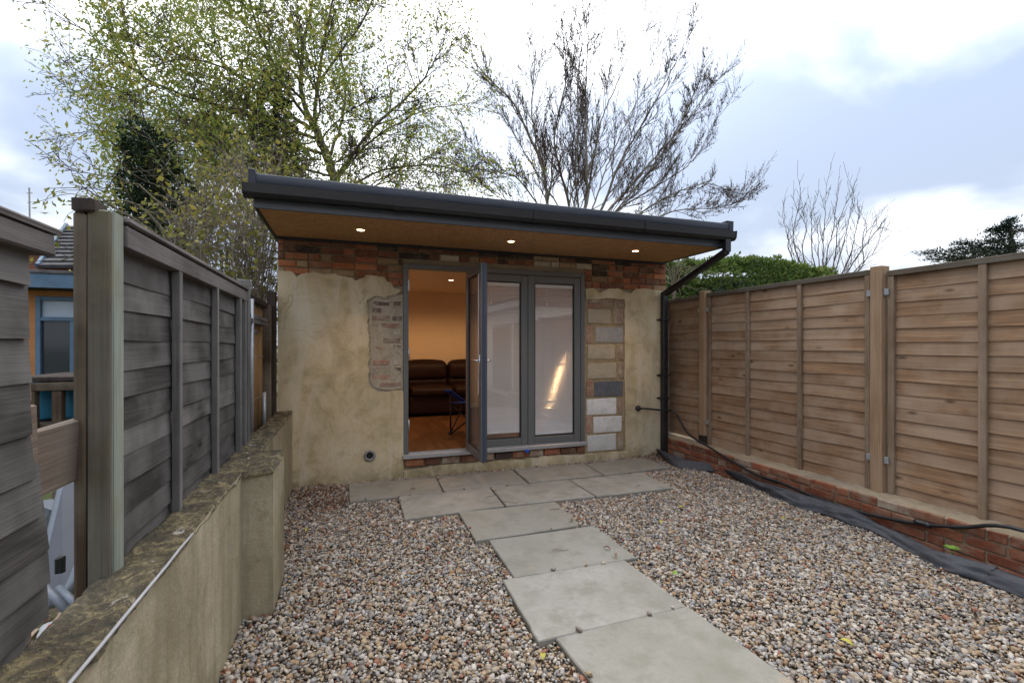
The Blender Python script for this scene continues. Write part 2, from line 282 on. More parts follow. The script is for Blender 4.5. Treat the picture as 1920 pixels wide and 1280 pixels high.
    MM['dead_leaf'] = plain('dead brown leaf', (.15, .065, .035), .7, .5, 30, .2); MM['green_leaf'] = plain('green leaf', (.16, .27, .04), .5, .25, 40, .2)
    MM['yellow_leaf'] = plain('yellow leaf', (.38, .34, .06), .5, .25, 40, .2)
build_mats()
# ---------------------------------------------------------------- mesh helpers
class MB:
    def __init__(s): s.v = []; s.f = []; s.t = []
    def add(s, vs, fs, t=None):
        o = len(s.v); s.v += [tuple(x) for x in vs]; s.f += [tuple(i+o for i in f) for f in fs]
        if t is not None: s.t += [t]*len(fs)
        return s
    def box(s, a, b, ch=0., jit=0., rot=None):
        """a box from corner a to corner b, edges chamfered by ch"""
        c = [(a[i]+b[i])/2 for i in range(3)]; h = [abs(b[i]-a[i])/2 for i in range(3)]
        ch = min(ch, min(h)*.9); vs = []; fs = []
        def P(x, y, z):
            p = Vector((x, y, z))
            if jit: p += Vector([random.uniform(-jit, jit) for _ in range(3)])
            if rot is not None: p = rot @ p
            return p+Vector(c)
        if ch <= 0:
            vs = [P(x*h[0], y*h[1], z*h[2]) for x in (-1, 1) for y in (-1, 1) for z in (-1, 1)]
            return s.add(vs, [(0, 1, 3, 2), (4, 6, 7, 5), (0, 4, 5, 1), (2, 3, 7, 6), (0, 2, 6, 4), (1, 5, 7, 3)])
        idx = {}
        for sx in (-1, 1):
            for sy in (-1, 1):
                for sz in (-1, 1):
                    for ax in range(3):
                        q = [sx*(h[0]-ch), sy*(h[1]-ch), sz*(h[2]-ch)]; sg = (sx, sy, sz); q[ax] = sg[ax]*h[ax]
                        idx[(sx, sy, sz, ax)] = len(vs); vs.append(P(*q))
        k = lambda ax, sg, p, q: idx[tuple(sg if i == ax else (p if i == (ax+1) % 3 else q) for i in range(3))+(ax,)]
        for ax in range(3):
            for sg in (-1, 1):
                l = [k(ax, sg, p, q) for p, q in ((-1, -1), (1, -1), (1, 1), (-1, 1))]; fs.append(l if sg > 0 else l[::-1])
        for a1 in range(3):
            a2 = (a1+1) % 3; a3 = (a1+2) % 3
            for s1 in (-1, 1):
                for s2 in (-1, 1):
                    def kk(ax, s3):
                        g = [0, 0, 0]; g[a1] = s1; g[a2] = s2; g[a3] = s3; return idx[(*g, ax)]
                    l = [kk(a1, -1), kk(a2, -1), kk(a2, 1), kk(a1, 1)]; fs.append(l if s1*s2 > 0 else l[::-1])
        for sx in (-1, 1):
            for sy in (-1, 1):
                for sz in (-1, 1):
                    l = [idx[(sx, sy, sz, i)] for i in range(3)]; fs.append(l if sx*sy*sz > 0 else l[::-1])
        return s.add(vs, fs)
    def tube(s, pts, rad, n=8, cap=True):
        pts = [Vector(p) for p in pts]; rs = rad if isinstance(rad, (list, tuple)) else [rad]*len(pts)
        up = Vector((0, 0, 1)); vs = []; fs = []; pa = None
        for i, p in enumerate(pts):
            d = (pts[min(i+1, len(pts)-1)]-pts[max(i-1, 0)])
            if d.length < 1e-9: d = Vector((0, 0, 1))
            d.normalize()
            if pa is None: a = d.cross(up if abs(d.z) < .9 else Vector((1, 0, 0)))
            else: a = pa-d*pa.dot(d)
            if a.length < 1e-6: a = d.orthogonal()
            a.normalize(); pa = a; b = d.cross(a)
            for k in range(n):
                w = 2*pi*k/n; vs.append(p+(a*cos(w)+b*sin(w))*rs[i])
        for i in range(len(pts)-1):
            for k in range(n):
                fs.append((i*n+k, i*n+(k+1) % n, (i+1)*n+(k+1) % n, (i+1)*n+k))
        if cap: fs.append(tuple(range(n))[::-1]); fs.append(tuple((len(pts)-1)*n+k for k in range(n)))
        return s.add(vs, fs)
    def lathe(s, prof, c=(0, 0, 0), n=20, axis='Z'):
        vs = []; fs = []
        for r, h in prof:
            for k in range(n):
                w = 2*pi*k/n; x, y = r*cos(w), r*sin(w)
                p = (x, y, h) if axis == 'Z' else ((h, x, y) if axis == 'X' else (y, h, x)); vs.append((p[0]+c[0], p[1]+c[1], p[2]+c[2]))
        for i in range(len(prof)-1):
            for k in range(n): fs.append((i*n+k, i*n+(k+1) % n, (i+1)*n+(k+1) % n, (i+1)*n+k))
        return s.add(vs, fs)
    def prism(s, poly, axis, a, b):
        """a 2-D outline swept from a to b along an axis (outline in the other two axes in order)"""
        n = len(poly); vs = []
        for t in (a, b):
            for p in poly: vs.append({'X': (t, p[0], p[1]), 'Y': (p[0], t, p[1]), 'Z': (p[0], p[1], t)}[axis])
        tri = geometry.tessellate_polygon([[Vector((p[0], p[1], 0)) for p in poly]])
        fs = [tuple(t) for t in tri]+[tuple(i+n for i in t)[::-1] for t in tri]
        fs += [(i, (i+1) % n, (i+1) % n+n, i+n) for i in range(n)]
        return s.add(vs, fs)
BASE = {}
def link(o, parent=None):
    COL.objects.link(o)
    if parent is not None: o.parent = parent
    return o
def wbase(p): return BASE.get(p.name, Vector((0, 0, 0))) if p is not None else Vector((0, 0, 0))
def mesh(mb, name, mat, off=Vector((0, 0, 0)), smooth=False, fix=True):
    me = bpy.data.meshes.new(name); me.from_pydata([(v[0]-off[0], v[1]-off[1], v[2]-off[2]) for v in mb.v], [], mb.f); me.update()
    if fix:
        bm = bmesh.new(); bm.from_mesh(me); bmesh.ops.recalc_face_normals(bm, faces=bm.faces); bm.to_mesh(me); bm.free()
    if smooth: me.polygons.foreach_set('use_smooth', [True]*len(me.polygons))
    if mb.t and len(mb.t) == len(mb.f):
        at_ = me.attributes.new('tint', 'FLOAT', 'FACE'); at_.data.foreach_set('value', mb.t)
    me.materials.append(MM[mat] if isinstance(mat, str) else mat); return me
def obj(name, mb, mat, parent=None, label=None, cat=None, group=None, kind=None, smooth=False, base=None, fix=True):
    off = wbase(parent) if parent is not None else Vector(base or (0, 0, 0))
    o = link(bpy.data.objects.new(name, mesh(mb, name, mat, off, smooth, fix)), parent)
    if parent is None: o.location = off
    BASE[o.name] = Vector(off)
    return tag(o, label, cat, group, kind)
def tag(o, label=None, cat=None, group=None, kind=None):
    for k, v in (('label', label), ('category', cat), ('group', group), ('kind', kind)):
        if v: o[k] = v
    return o
def thing(name, label, cat, loc=(0, 0, 0), group=None):
    o = link(bpy.data.objects.new(name, None)); o.empty_display_size = .1; o.location = loc; BASE[o.name] = Vector(loc); return tag(o, label, cat, group)
def piece(name, me, parent, loc, rot=(0, 0, 0), scale=(1, 1, 1), label=None):
    o = link(bpy.data.objects.new(name, me), parent); o.location = Vector(loc)-wbase(parent); o.rotation_euler = rot; o.scale = scale
    if label: o['label'] = label
    return o
U = random.uniform
def lamp(name, loc, energy, color, radius=.03, spot=None, blend=.6):
    l = bpy.data.lights.new(name, 'SPOT' if spot else 'POINT'); l.energy = energy; l.color = color; l.shadow_soft_size = radius
    if spot: l.spot_size = R(spot); l.spot_blend = blend
    o = link(bpy.data.objects.new(name, l)); o.location = loc; return o
WARM = (1, .60, .29)
# ================================================================ SETTING: ground, gravel, path
g = MB(); n = 24
g.add([(-400, -400, -.03), (400, -400, -.03), (400, 400, -.03), (-400, 400, -.03)], [(0, 1, 2, 3)])
obj('ground', g, 'earth', kind='structure')
g = MB(); g.add([(-.53, -.6, -.008), (4.0, -.6, -.008), (4.0, 5.3, -.008), (-.53, 5.3, -.008)], [(0, 1, 2, 3)])
obj('gravel_bed', g, 'bed', kind='structure')
# paving corners measured off the photograph: back left, front left, front right, back right
k5 = lambda x, y: gnd(640+x/2.909, 840+y/2.909, .035)
g5 = k5
SLABS = [  # row along the studio, second row, then the path
    [k5(40, 196), k5(45, 290), k5(554, 236), k5(512, 152)], [k5(519, 150), k5(561, 235), k5(1018, 188), k5(932, 115)],
    [k5(940, 114), k5(1025, 187), k5(1428, 145), k5(1322, 84)], [k5(1330, 83), k5(1436, 144), k5(1795, 101), k5(1640, 50)],
    [k5(312, 262), k5(345, 386), k5(890, 313), k5(808, 214)], [k5(816, 213), k5(900, 311), k5(1384, 260), k5(1238, 170)],
    [k5(1246, 169), k5(1394, 259), k5(1812, 212), k5(1635, 128)],
    [k5(640, 350), k5(735, 503), k5(1310, 418), k5(1165, 290)], [k5(805, 497), k5(945, 701), k5(1612, 592), k5(1385, 418)],
    [k5(880, 716), k5(1075, 1050), k5(1888, 860), k5(1545, 607)]]
BL, BR, FR = gnd(1042, 1194, .035), gnd(1287, 1133, .035), gnd(1492, 1277, .035)
SLABS.append([BL, BL+(FR-BR), FR, BR])
d = SLABS[-1][1]-SLABS[-1][0]
SLABS.append([p+d*1.03+Vector((.10, -.01, 0)) for p in SLABS[-1]])
path = MB()
for q in SLABS:
    c = sum(q, Vector())/4; r = [c+(p-c)*.9 for p in q]
    path.add([(p.x, p.y, -.02) for p in r]+[(p.x, p.y, .004) for p in r], [(4, 5, 6, 7), (0, 1, 5, 4), (1, 2, 6, 5), (2, 3, 7, 6), (3, 0, 4, 7)])
path_o = obj('path', path, 'mortar', kind='structure')
def slab(q, i):
    c = sum(q, Vector())/4; top = .035+U(-.004, .004); bot = .0; b = .006
    mb = MB(); vs = []; m_ = 14; N = 4*m_
    def loop(f, z):
        pts = []
        for e in range(4):
            a, bb = q[e], q[(e+1) % 4]
            for k in range(m_):
                p = a.lerp(bb, k/m_); w = (noise.noise(Vector((p.x*9+i*3, p.y*9, 0)))*.004+noise.noise(Vector((p.x*31+i*3, p.y*31, 0)))*.0035)
                dd = (p-c); L_ = dd.length; p = c+dd*((L_-f+w)/L_); pts.append((p.x, p.y, z))
        return pts
    vs = loop(.002, bot)+loop(.0, top-b)+loop(b, top); fs = []
    for l in range(2):
        for k in range(N): fs.append((l*N+k, l*N+(k+1) % N, (l+1)*N+(k+1) % N, (l+1)*N+k))
    fs.append(tuple(2*N+k for k in range(N))); mb.add(vs, fs)
    mb.v = [(v[0]-c.x, v[1]-c.y, v[2]) for v in mb.v]
    me = mesh(mb, 'paving_slab', 'slab'); return piece('paving_slab', me, path_o, (c.x, c.y, 0))
for i, q in enumerate(SLABS): slab(q, i)

def inside(q, x, y, g_=-.004):
    s = None; c = sum(q, Vector())/4
    for e in range(4):
        a, b = q[e], q[(e+1) % 4]; cr = (b.x-a.x)*(y-a.y)-(b.y-a.y)*(x-a.x); L_ = sqrt((b.x-a.x)**2+(b.y-a.y)**2)
        if s is None: s = 1 if (b.x-a.x)*(c.y-a.y)-(b.y-a.y)*(c.x-a.x) > 0 else -1
        if cr*s/L_ < g_: return False
    return True
WALLX = 3.97                                  # face of the low brick wall on the right
PIER = (-.375, 2.84, 3.33)
def gravel():
    pts = []; rg = random.Random(11); st = .0160
    def h(x, y): return .006+.010*noise.noise(Vector((x*1.7, y*1.7, 3)))+.006*noise.noise(Vector((x*6, y*6, 9)))
    bx = [(min(p.x for p in q)-.02, max(p.x for p in q)+.02, min(p.y for p in q)-.02, max(p.y for p in q)+.02, q) for q in SLABS]
    y = .15
    while y < 5.28:
        x = -.51
        while x < 3.9:
            px, py = x+rg.uniform(-.008, .008), y+rg.uniform(-.008, .008); x += st
            if px < PIER[0]+.01 and PIER[1]-.01 < py < PIER[2]+.01: continue
            if any(b[0] < px < b[1] and b[2] < py < b[3] and inside(b[4], px, py) for b in bx): continue
            pts.append((px, py, h(px, py)+rg.uniform(-.006, .007)))
        y += st
    for q in SLABS:                            # a few strays on the paving edge
        for _ in range(4):
            e = rg.randrange(4); p = q[e].lerp(q[(e+1) % 4], rg.random()); c = sum(q, Vector())/4; p = p.lerp(c, rg.uniform(.0, .035)); pts.append((p.x, p.y, .042))
    me = bpy.data.meshes.new('gravel'); me.from_pydata(pts, [], []); me.materials.append(MM['pebble'])
    o = link(bpy.data.objects.new('gravel', me)); o['kind'] = 'stuff'
    ng = bpy.data.node_groups.new('pebble scatter', 'GeometryNodeTree')
    ng.interface.new_socket('Geometry', in_out='INPUT', socket_type='NodeSocketGeometry'); ng.interface.new_socket('Geometry', in_out='OUTPUT', socket_type='NodeSocketGeometry')
    N = ng.nodes; L = ng.links; gi = N.new('NodeGroupInput'); go = N.new('NodeGroupOutput')
    join = N.new('GeometryNodeJoinGeometry')
    for k in range(7):
        ico = N.new('GeometryNodeMeshIcoSphere'); ico.inputs['Radius'].default_value = 1; ico.inputs['Subdivisions'].default_value = 2
        sp = N.new('GeometryNodeSetPosition'); nz = N.new('ShaderNodeTexNoise'); nz.noise_dimensions = '4D'; nz.inputs['W'].default_value = k*3.7; nz.inputs['Scale'].default_value = .75; nz.inputs['Detail'].default_value = 1
        po = N.new('GeometryNodeInputPosition'); L.new(po.outputs[0], nz.inputs['Vector'])
        mr = N.new('ShaderNodeMapRange'); mr.inputs[1].default_value = .3; mr.inputs[2].default_value = .7; mr.inputs[3].default_value = .50; mr.inputs[4].default_value = 1.35; L.new(nz.outputs[0], mr.inputs[0])
        vm = N.new('ShaderNodeVectorMath'); vm.operation = 'SCALE'; L.new(po.outputs[0], vm.inputs[0]); L.new(mr.outputs[0], vm.inputs['Scale'])
        v2 = N.new('ShaderNodeVectorMath'); v2.operation = 'MULTIPLY'; v2.inputs[1].default_value = (1.12+.12*(k % 3), .92, .60+.07*(k % 4)); L.new(vm.outputs[0], v2.inputs[0])
        L.new(ico.outputs[0], sp.inputs[0]); L.new(v2.outputs[0], sp.inputs['Position'])
        ss = N.new('GeometryNodeSetShadeSmooth'); L.new(sp.outputs[0], ss.inputs[0])
        sm = N.new('GeometryNodeSetMaterial'); sm.inputs['Material'].default_value = MM['pebble']; L.new(ss.outputs[0], sm.inputs[0])
        g2 = N.new('GeometryNodeGeometryToInstance'); L.new(sm.outputs[0], g2.inputs[0]); L.new(g2.outputs[0], join.inputs[0])
    ip = N.new('GeometryNodeInstanceOnPoints'); ip.inputs['Pick Instance'].default_value = True
    L.new(gi.outputs[0], ip.inputs['Points']); L.new(join.outputs[0], ip.inputs['Instance'])
    rr = N.new('FunctionNodeRandomValue'); rr.data_type = 'FLOAT_VECTOR'; rr.inputs[0].default_value = (-.6, -.6, 0); rr.inputs[1].default_value = (.6, .6, 6.28)
    L.new(rr.outputs[0], ip.inputs['Rotation'])
    rs = N.new('FunctionNodeRandomValue'); rs.data_type = 'FLOAT'; rs.inputs[2].default_value = 0; rs.inputs[3].default_value = 1; rs.inputs['Seed'].default_value = 5
    pw = N.new('ShaderNodeMath'); pw.operation = 'POWER'; L.new(rs.outputs[1], pw.inputs[0]); pw.inputs[1].default_value = 2.6
    ms = N.new('ShaderNodeMapRange'); ms.inputs[3].default_value = .0058; ms.inputs[4].default_value = .0168; L.new(pw.outputs[0], ms.inputs[0]); L.new(ms.outputs[0], ip.inputs['Scale'])
    L.new(ip.outputs[0], go.inputs[0])
    md = o.modifiers.new('pebbles', 'NODES'); md.node_group = ng
gravel()
# ================================================================ THE GARDEN STUDIO
WY = 5.30; XL, XR = -.656, 4.02; FXL, FXR, FZ0, FZ1 = .585, 2.805, .225, 2.35
ST = thing('garden_studio', 'flat roofed garden studio with part rendered brick front and lit soffit', 'outbuilding', (1.68, WY, 0))
fx = lambda u: at(u, 0, WY).x
fz = lambda u, v: at(u, v, WY).z
fp = lambda u, v: (fx(u), fz(u, v))
w = MB(); y0, y1 = WY+.018, WY+.27
w.box((XL, y0, -.1), (FXL, y1, 2.555)); w.box((FXR, y0, -.1), (XR, y1, 2.555)); w.box((FXL, y0, FZ1+.004), (FXR, y1, 2.555)); w.box((FXL, y0, -.1), (FXR, y1, FZ0-.012))
w.box((XL, y1, -.1), (XL+.25, 9.2, 2.555)); w.box((XR-.25, y1, -.1), (XR, 9.2, 2.555)); w.box((XL+.25, 8.98, -.1), (XR-.25, 9.2, 2.555))
obj('wall', w, 'mortar', ST)
# render coats with ragged edges
def ragged(pts, amp=.012, step=.03, keep=()):
    out = []; n_ = len(pts)
    for i in range(n_):
        a, b = Vector(pts[i]), Vector(pts[(i+1) % n_]); L_ = (b-a).length; out.append(tuple(a))
        if i in keep: continue
        k = max(1, int(L_/step)); nrm = Vector((-(b-a).y, (b-a).x)).normalized()
        for j in range(1, k):
            p = a.lerp(b, j/k); w_ = noise.noise(Vector((p.x*14, p.y*14, 5)))*amp*1.6+U(-amp, amp)*.5; out.append(tuple(p+nrm*w_))
    return out
def coat(poly, yf, yb, name='render_coat', mat='render'):
    mb = MB(); mb.prism(poly, 'Y', yf, yb); return obj(name, mb, mat, ST)
topL = [fp(752, 545), fp(741, 541), fp(733, 530), fp(716, 519), fp(694, 516), fp(668, 526), fp(650, 519), fp(620, 514), fp(575, 511), fp(556, 519), fp(545, 508), fp(523, 507)]
PL = [(XL, -.05), (FXL, -.05), (FXL, fz(752, 733)), fp(742, 731), fp(715, 735), fp(698, 729), fp(690, 717), fp(692, 640), fp(689, 600), fp(688, 562), fp(700, 556), fp(722, 559), fp(740, 554)]
PL += topL; PL[-1] = (XL, fz(523, 507))
poly = ragged(PL, .014, .022, keep=(0, 1, len(PL)-1)); coat(poly, WY-.012, WY+.02)
PR = [(FXR+.004, .10), (fx(1168), .095), (fx(1172), fz(1172, 845)), fp(1170, 700), fp(1171, 562), fp(1140, 559), fp(1102, 561), (FXR+.01, fz(1099, 561)), (FXR+.01, fz(1098, 542)), fp(1112, 540), fp(1125, 549), fp(1140, 541), fp(1160, 541), fp(1172, 548), fp(1182, 550), fp(1192, 541), fp(1215, 542), (XR, fz(1250, 546)), (XR, -.05), (FXR+.004, -.05)]
coat(ragged(PR, .007, .03, keep=(0, 16, 17, 18, 19)), WY-.012, WY+.02)
PB = [(FXL+.003, .085), fp(800, 876), fp(830, 870), fp(880, 868), fp(960, 862), fp(1040, 853), (FXR+.001, .095), (FXR+.001, -.05), (FXL+.003, -.05)]
coat(ragged(PB, .012, .03, keep=(5, 6, 7, 8)), WY-.035, WY+.02, 'plinth', 'render')
coat(ragged([(fx(686), fz(720, 737)), (FXL-.002, fz(752, 737)), (FXL-.002, fz(752, 552)), (fx(686), fz(690, 556))], .004, keep=(1,)), WY+.009, WY+.017, 'patch_mortar', 'patch_mortar')
coat(ragged([(FXR+.005, .09), (fx(1173), .09), (fx(1173), fz(1172, 558)), (FXR+.005, fz(1100, 558))], .003, keep=(3,)), WY+.006, WY+.017, 'patch_mortar', 'patch_mortar_tan')
def rim(a, w_, nm, mat):
    n_ = len(a); inn = []
    for i, p in enumerate(a):
        q = Vector(a[min(i+1, n_-1)])-Vector(a[max(i-1, 0)]); nr = Vector((-q.y, q.x)).normalized(); inn.append(tuple(Vector(p)+nr*w_*U(.6, 1.3)))
    coat(a+inn[::-1], WY-.004, WY+.012, nm, mat)
rim([fp(752, 728), fp(735, 731), fp(715, 730), fp(700, 724), fp(694, 712), fp(696, 660), fp(694, 620), fp(693, 580), fp(693, 566), fp(704, 560), fp(722, 563), fp(750, 560)], -.03, 'mortar_rim', 'patch_mortar')
# bricks
def brick_mesh(L_, H, mat, jit=.003, D=.03):
    mb = MB(); mb.box((-L_/2, 0, -H/2), (L_/2, D, H/2), .006, jit); return mesh(mb, 'brick', mat)
BR = {}
def brick(parent, x0, x1, z0, z1, mat, yf=WY, name='brick', axis='X', xx=None):
    key = (mat, random.randrange(4))
    if key not in BR: BR[key] = brick_mesh(.215, .065, mat)
    me = BR[key]; yy = yf+U(-.003, .004)
    s = ((x1-x0)/.215, 1, (z1-z0)/.065)
    if axis == 'X': return piece(name, me, parent, ((x0+x1)/2, yy, (z0+z1)/2), (U(-.01, .01), U(-.012, .012), U(-.01, .01)), s)
    return piece(name, me, parent, (xx+U(-.003, .004), (x0+x1)/2, (z0+z1)/2), (0, U(-.01, .01), pi/2*-1+U(-.01, .01)), s)
rw = random.Random(5)
def pick(x, z):
    t = rw.random(); top = z > 2.40; mid = .3 < x < 3.1
    if top and mid: l = [('brick_brown', .40), ('brick_dark', .25), ('brick_pale', .13), ('brick_buff', .12), ('brick_red', .1)]
    elif mid and z > 2.3: l = [('brick_brown', .45), ('brick_dark', .22), ('brick_buff', .18), ('brick_red', .15)]
    elif top: l = [('brick_brown', .35), ('brick_red', .4), ('brick_dark', .17), ('brick_buff', .08)]
    else: l = [('brick_red', .48), ('brick_orange', .30), ('brick_brown', .15), ('brick_buff', .07)]
    for nm, p in l:
        t -= p
        if t <= 0: return nm
    return l[0][0]
z = 2.10
for row in range(6):
    x = XL-.05-(.11 if row % 2 else 0)
    z0, z1 = z+.005, min(z+.07, 2.548)
    while x < XR:
        L_ = .215 if rw.random() < .7 else .103
        a, b = max(x, XL), min(x+L_, XR); x += L_+.011
        if b-a < .03: continue
        if z0 < FZ1+.01:
            if a < FXL-.01 < b: b = FXL-.01
            if a < FXR+.01 < b: a = FXR+.01
            if FXL-.02 < (a+b)/2 < FXR+.02 or b-a < .03: continue
            if z0 < 2.12 and not (FXL-.5 < a < FXL or a > XR-.2): continue
        brick(ST, a, b, z0, z1, pick((a+b)/2, z))
    z += .0755
# bricks laid bare left of the door
zt = fz(720, 562); rows = 12; hh = (zt-fz(720, 728))/rows
for r in range(rows):
    zb = zt-(r+1)*hh; a = fx(694)+U(0, .02)
    sp = [(a, a+.20), (a+.225, FXL-.012)] if r % 2 == 0 else [(a+.015, a+.11), (a+.125, FXL-.012)]
    if r % 4 == 3: sp = [(a+.07, FXL-.012)]
    for p, q in sp:
        brick(ST, p+U(0, .03), q-U(0, .02), zb+hh*U(.12, .22), zb+hh*U(.80, .9), rw.choice(['brick_smeared', 'brick_smeared', 'brick_pink', 'brick_plum', 'brick_plum', 'brick_pale']), WY+.006)
# blocks and bricks right of the door (pixel columns of the jamb repair)
c8 = lambda x: fx(1080+x/3.555)
def jamb(x0, x1, y0, y1, mat, nm):
    um = 1080+(x0+x1)/7.11; a, b = c8(x0), c8(x1); zt_, zb_ = fz(um, 520+y0/3.555), fz(um, 520+y1/3.555)
    mb = MB(); L_, H = b-a, zt_-zb_; mb.box((-L_/2, 0, -H/2), (L_/2, .04, H/2), .006, .004)
    piece(nm, mesh(mb, nm, mat), ST, ((a+b)/2, WY-.004+U(-.003, .003), (zt_+zb_)/2))
for a in [(78, 165, 146, 172, 'brick_smeared', 'brick'), (78, 170, 178, 204, 'brick_pink', 'brick'), (176, 240, 150, 204, 'brick_smeared', 'brick'), (246, 316, 148, 202, 'brick_smeared', 'brick'),
          (76, 232, 212, 308, 'block_cream', 'block'), (248, 314, 212, 312, 'brick_smeared', 'brick'), (70, 106, 326, 440, 'brick_pink', 'brick'), (128, 314, 330, 434, 'block_grey', 'block'),
          (76, 258, 450, 545, 'block_cream', 'block'), (286, 314, 454, 550, 'brick_smeared', 'brick'), (78, 266, 572, 674, 'block_cream', 'block'), (286, 316, 570, 672, 'brick_smeared', 'brick'),
          (68, 112, 688, 792, 'brick_pink', 'brick'), (122, 314, 692, 792, 'block_dark', 'block'), (72, 270, 806, 912, 'block_white', 'block'), (282, 314, 808, 915, 'brick_smeared', 'brick'),
          (66, 108, 925, 1036, 'brick_pink', 'brick'), (116, 306, 926, 1030, 'block_white', 'block'), (74, 266, 1046, 1154, 'block_white', 'block'), (276, 312, 1048, 1150, 'brick_smeared', 'brick')]: jamb(*a)
# one course under the door sill
x = FXL+.02; ms = ['brick_orange', 'brick_brown', 'brick_smeared', 'brick_brown', 'brick_smeared', 'brick_dark', 'brick_red', 'brick_smeared', 'brick_red', 'brick_brown', 'brick_brown']; i = 0
while x < FXR-.04:
    L_ = .2 if i % 3 != 1 else .17; brick(ST, x, min(x+L_, FXR-.005), .125, .203, ms[i % len(ms)], WY-.012); x += L_+.018; i += 1
# soffit, fascia, roof
RX0, RX1, RY0 = -.70, 4.0, 4.23
s = MB(); s.box((RX0+.03, RY0+.03, 2.553), (RX1-.03, WY+.01, 2.571)); obj('soffit', s, 'osb', ST)
s = MB(); s.box((RX0+.03, WY-.02, 2.525), (XR-.02, WY+.016, 2.553)); obj('soffit_trim', s, 'black_upvc', ST)
s = MB(); s.box((RX0, RY0, 2.545), (RX1, RY0+.022, 2.765), .003); obj('fascia', s, 'anthracite', ST)
for xa, xb in ((RX0, RX0+.022), (RX1-.022, RX1)):
    s = MB(); s.box((xa, RY0+.022, 2.545), (xb, 9.35, 2.775), .003); obj('side_fascia', s, 'anthracite', ST)
s = MB(); s.box((RX0+.022, RY0+.022, 2.60), (RX1-.022, 9.35, 2.775)); obj('roof', s, 'rubber', ST)
s = MB(); N_ = 40; prof = [(0, -.075), (-.026, -.074), (-.032, -.03), (-.031, .018), (-.022, .028), (.05, .030), (.2, .022)]
vs = []; fs = []
for i in range(N_+1):
    t = i/N_; x = RX0-.02+t*(RX1-RX0+.04)
    for j, (py, pz) in enumerate(prof):
        wv = noise.noise(Vector((x*2.2, j*.4, 0)))*.006*(1 if 0 < j < 5 else 0); vs.append((x, RY0-.045+py+wv, 2.77+pz+wv*.7))
m_ = len(prof)
for i in range(N_):
    for j in range(m_-1): fs.append((i*m_+j, i*m_+j+1, (i+1)*m_+j+1, (i+1)*m_+j))
s.add(vs, fs); obj('roof_edge_trim', s, 'rubber', ST, smooth=True)
for xs in (RX0-.02, RX1-.02):
    s = MB(); s.prism([(RY0-.085, 2.69), (RY0-.09, 2.82), (RY0-.05, 2.835), (9.3, 2.83), (9.3, 2.77), (RY0+.03, 2.75)], 'X', xs, xs+.05); obj('roof_upstand', s, 'rubber', ST)
gp = [(RY0-.002, 2.705), (RY0-.002, 2.62), (RY0-.075, 2.62), (RY0-.098, 2.645), (RY0-.104, 2.705), (RY0-.112, 2.705), (RY0-.106, 2.64), (RY0-.08, 2.612), (RY0-.001, 2.612)]
s = MB(); s.prism([(RY0-.003, 2.614), (RY0-.08, 2.614), (RY0-.103, 2.64), (RY0-.112, 2.708), (RY0-.104, 2.708), (RY0-.096, 2.645), (RY0-.075, 2.624), (RY0-.003, 2.624)], 'X', RX0-.055, RX1+.05); gut = obj('gutter', s, 'black_upvc', ST)
for xa in (RX0-.06, RX1+.045):
    s = MB(); s.prism([(RY0-.002, 2.61), (RY0-.082, 2.61), (RY0-.107, 2.638), (RY0-.116, 2.712), (RY0-.002, 2.712)], 'X', xa, xa+.012); obj('end_stop', s, 'black_upvc', gut)
for t in (.23, .5, .76):
    xa = RX0+t*(RX1-RX0); s = MB(); s.prism([(RY0-.002, 2.608), (RY0-.084, 2.608), (RY0-.11, 2.636), (RY0-.12, 2.712), (RY0-.11, 2.712), (RY0-.002, 2.7)], 'X', xa, xa+.06); obj('union_bracket', s, 'black_upvc', gut)
def sqpipe(mb, pts, hw):
    for a, b in zip(pts, pts[1:]):
        a, b = Vector(a), Vector(b); q = (b-a).to_track_quat('Z', 'Y').to_matrix(); L_ = (b-a).length
        mb.box(tuple((a+b)/2+Vector((-hw, -hw, -L_/2-hw*.5))), tuple((a+b)/2+Vector((hw, hw, L_/2+hw*.5))), .008, 0, q)
PX = 3.945; dp = MB(); sqpipe(dp, [(PX+.02, RY0-.055, 2.61), (PX+.02, RY0-.055, 2.50)], .036); sqpipe(dp, [(PX+.02, RY0-.05, 2.49), (PX, WY-.075, 2.13)], .034); sqpipe(dp, [(PX, WY-.065, 2.14), (PX, WY-.065, .04)], .036)
dpo = obj('downpipe', dp, 'black_upvc', ST)
for zz in (1.78, 1.05, .75):
    s = MB(); s.box((PX-.055, WY-.106, zz), (PX+.055, WY-.012, zz+.025), .004); s.box((PX-.085, WY-.03, zz+.004), (PX-.05, WY-.012, zz+.02)); obj('pipe_clip', s, 'black_upvc', dpo)
# soffit downlights
for i, xx in enumerate((.125, 1.64, 3.17)):
    c = (xx, 4.74, 2.553); s = MB(); s.lathe([(.045, -.001), (.044, -.006), (.034, -.006), (.033, -.002)], c, 20); d_ = obj('downlight', s, 'white_pvc', ST, smooth=True)
    s = MB(); s.lathe([(.0005, -.0035), (.033, -.0035)], c, 20); obj('lens', s, 'lamp', d_)
    lamp('downlight_lamp', (xx, 4.74, 2.53), 8.5, WARM, .03, 84, 1.0)
# drain pipe stub, left of the door
vp_ = at(693, 853, WY); s = MB(); c = (vp_.x, WY-.03, vp_.z)
s.lathe([(.062, .03), (.060, .004), (.050, -.002), (.036, .0), (.034, .02)], c, 24, 'Y'); vent = obj('drain_stub', s, 'block_grey', ST, smooth=True)
s = MB(); s.lathe([(.036, .015), (.0005, .015)], c, 24, 'Y'); obj('dark_bore_disc', s, 'rubber_seal', vent)  # black disc closes the pipe, its colour standing in for the shaded hollow
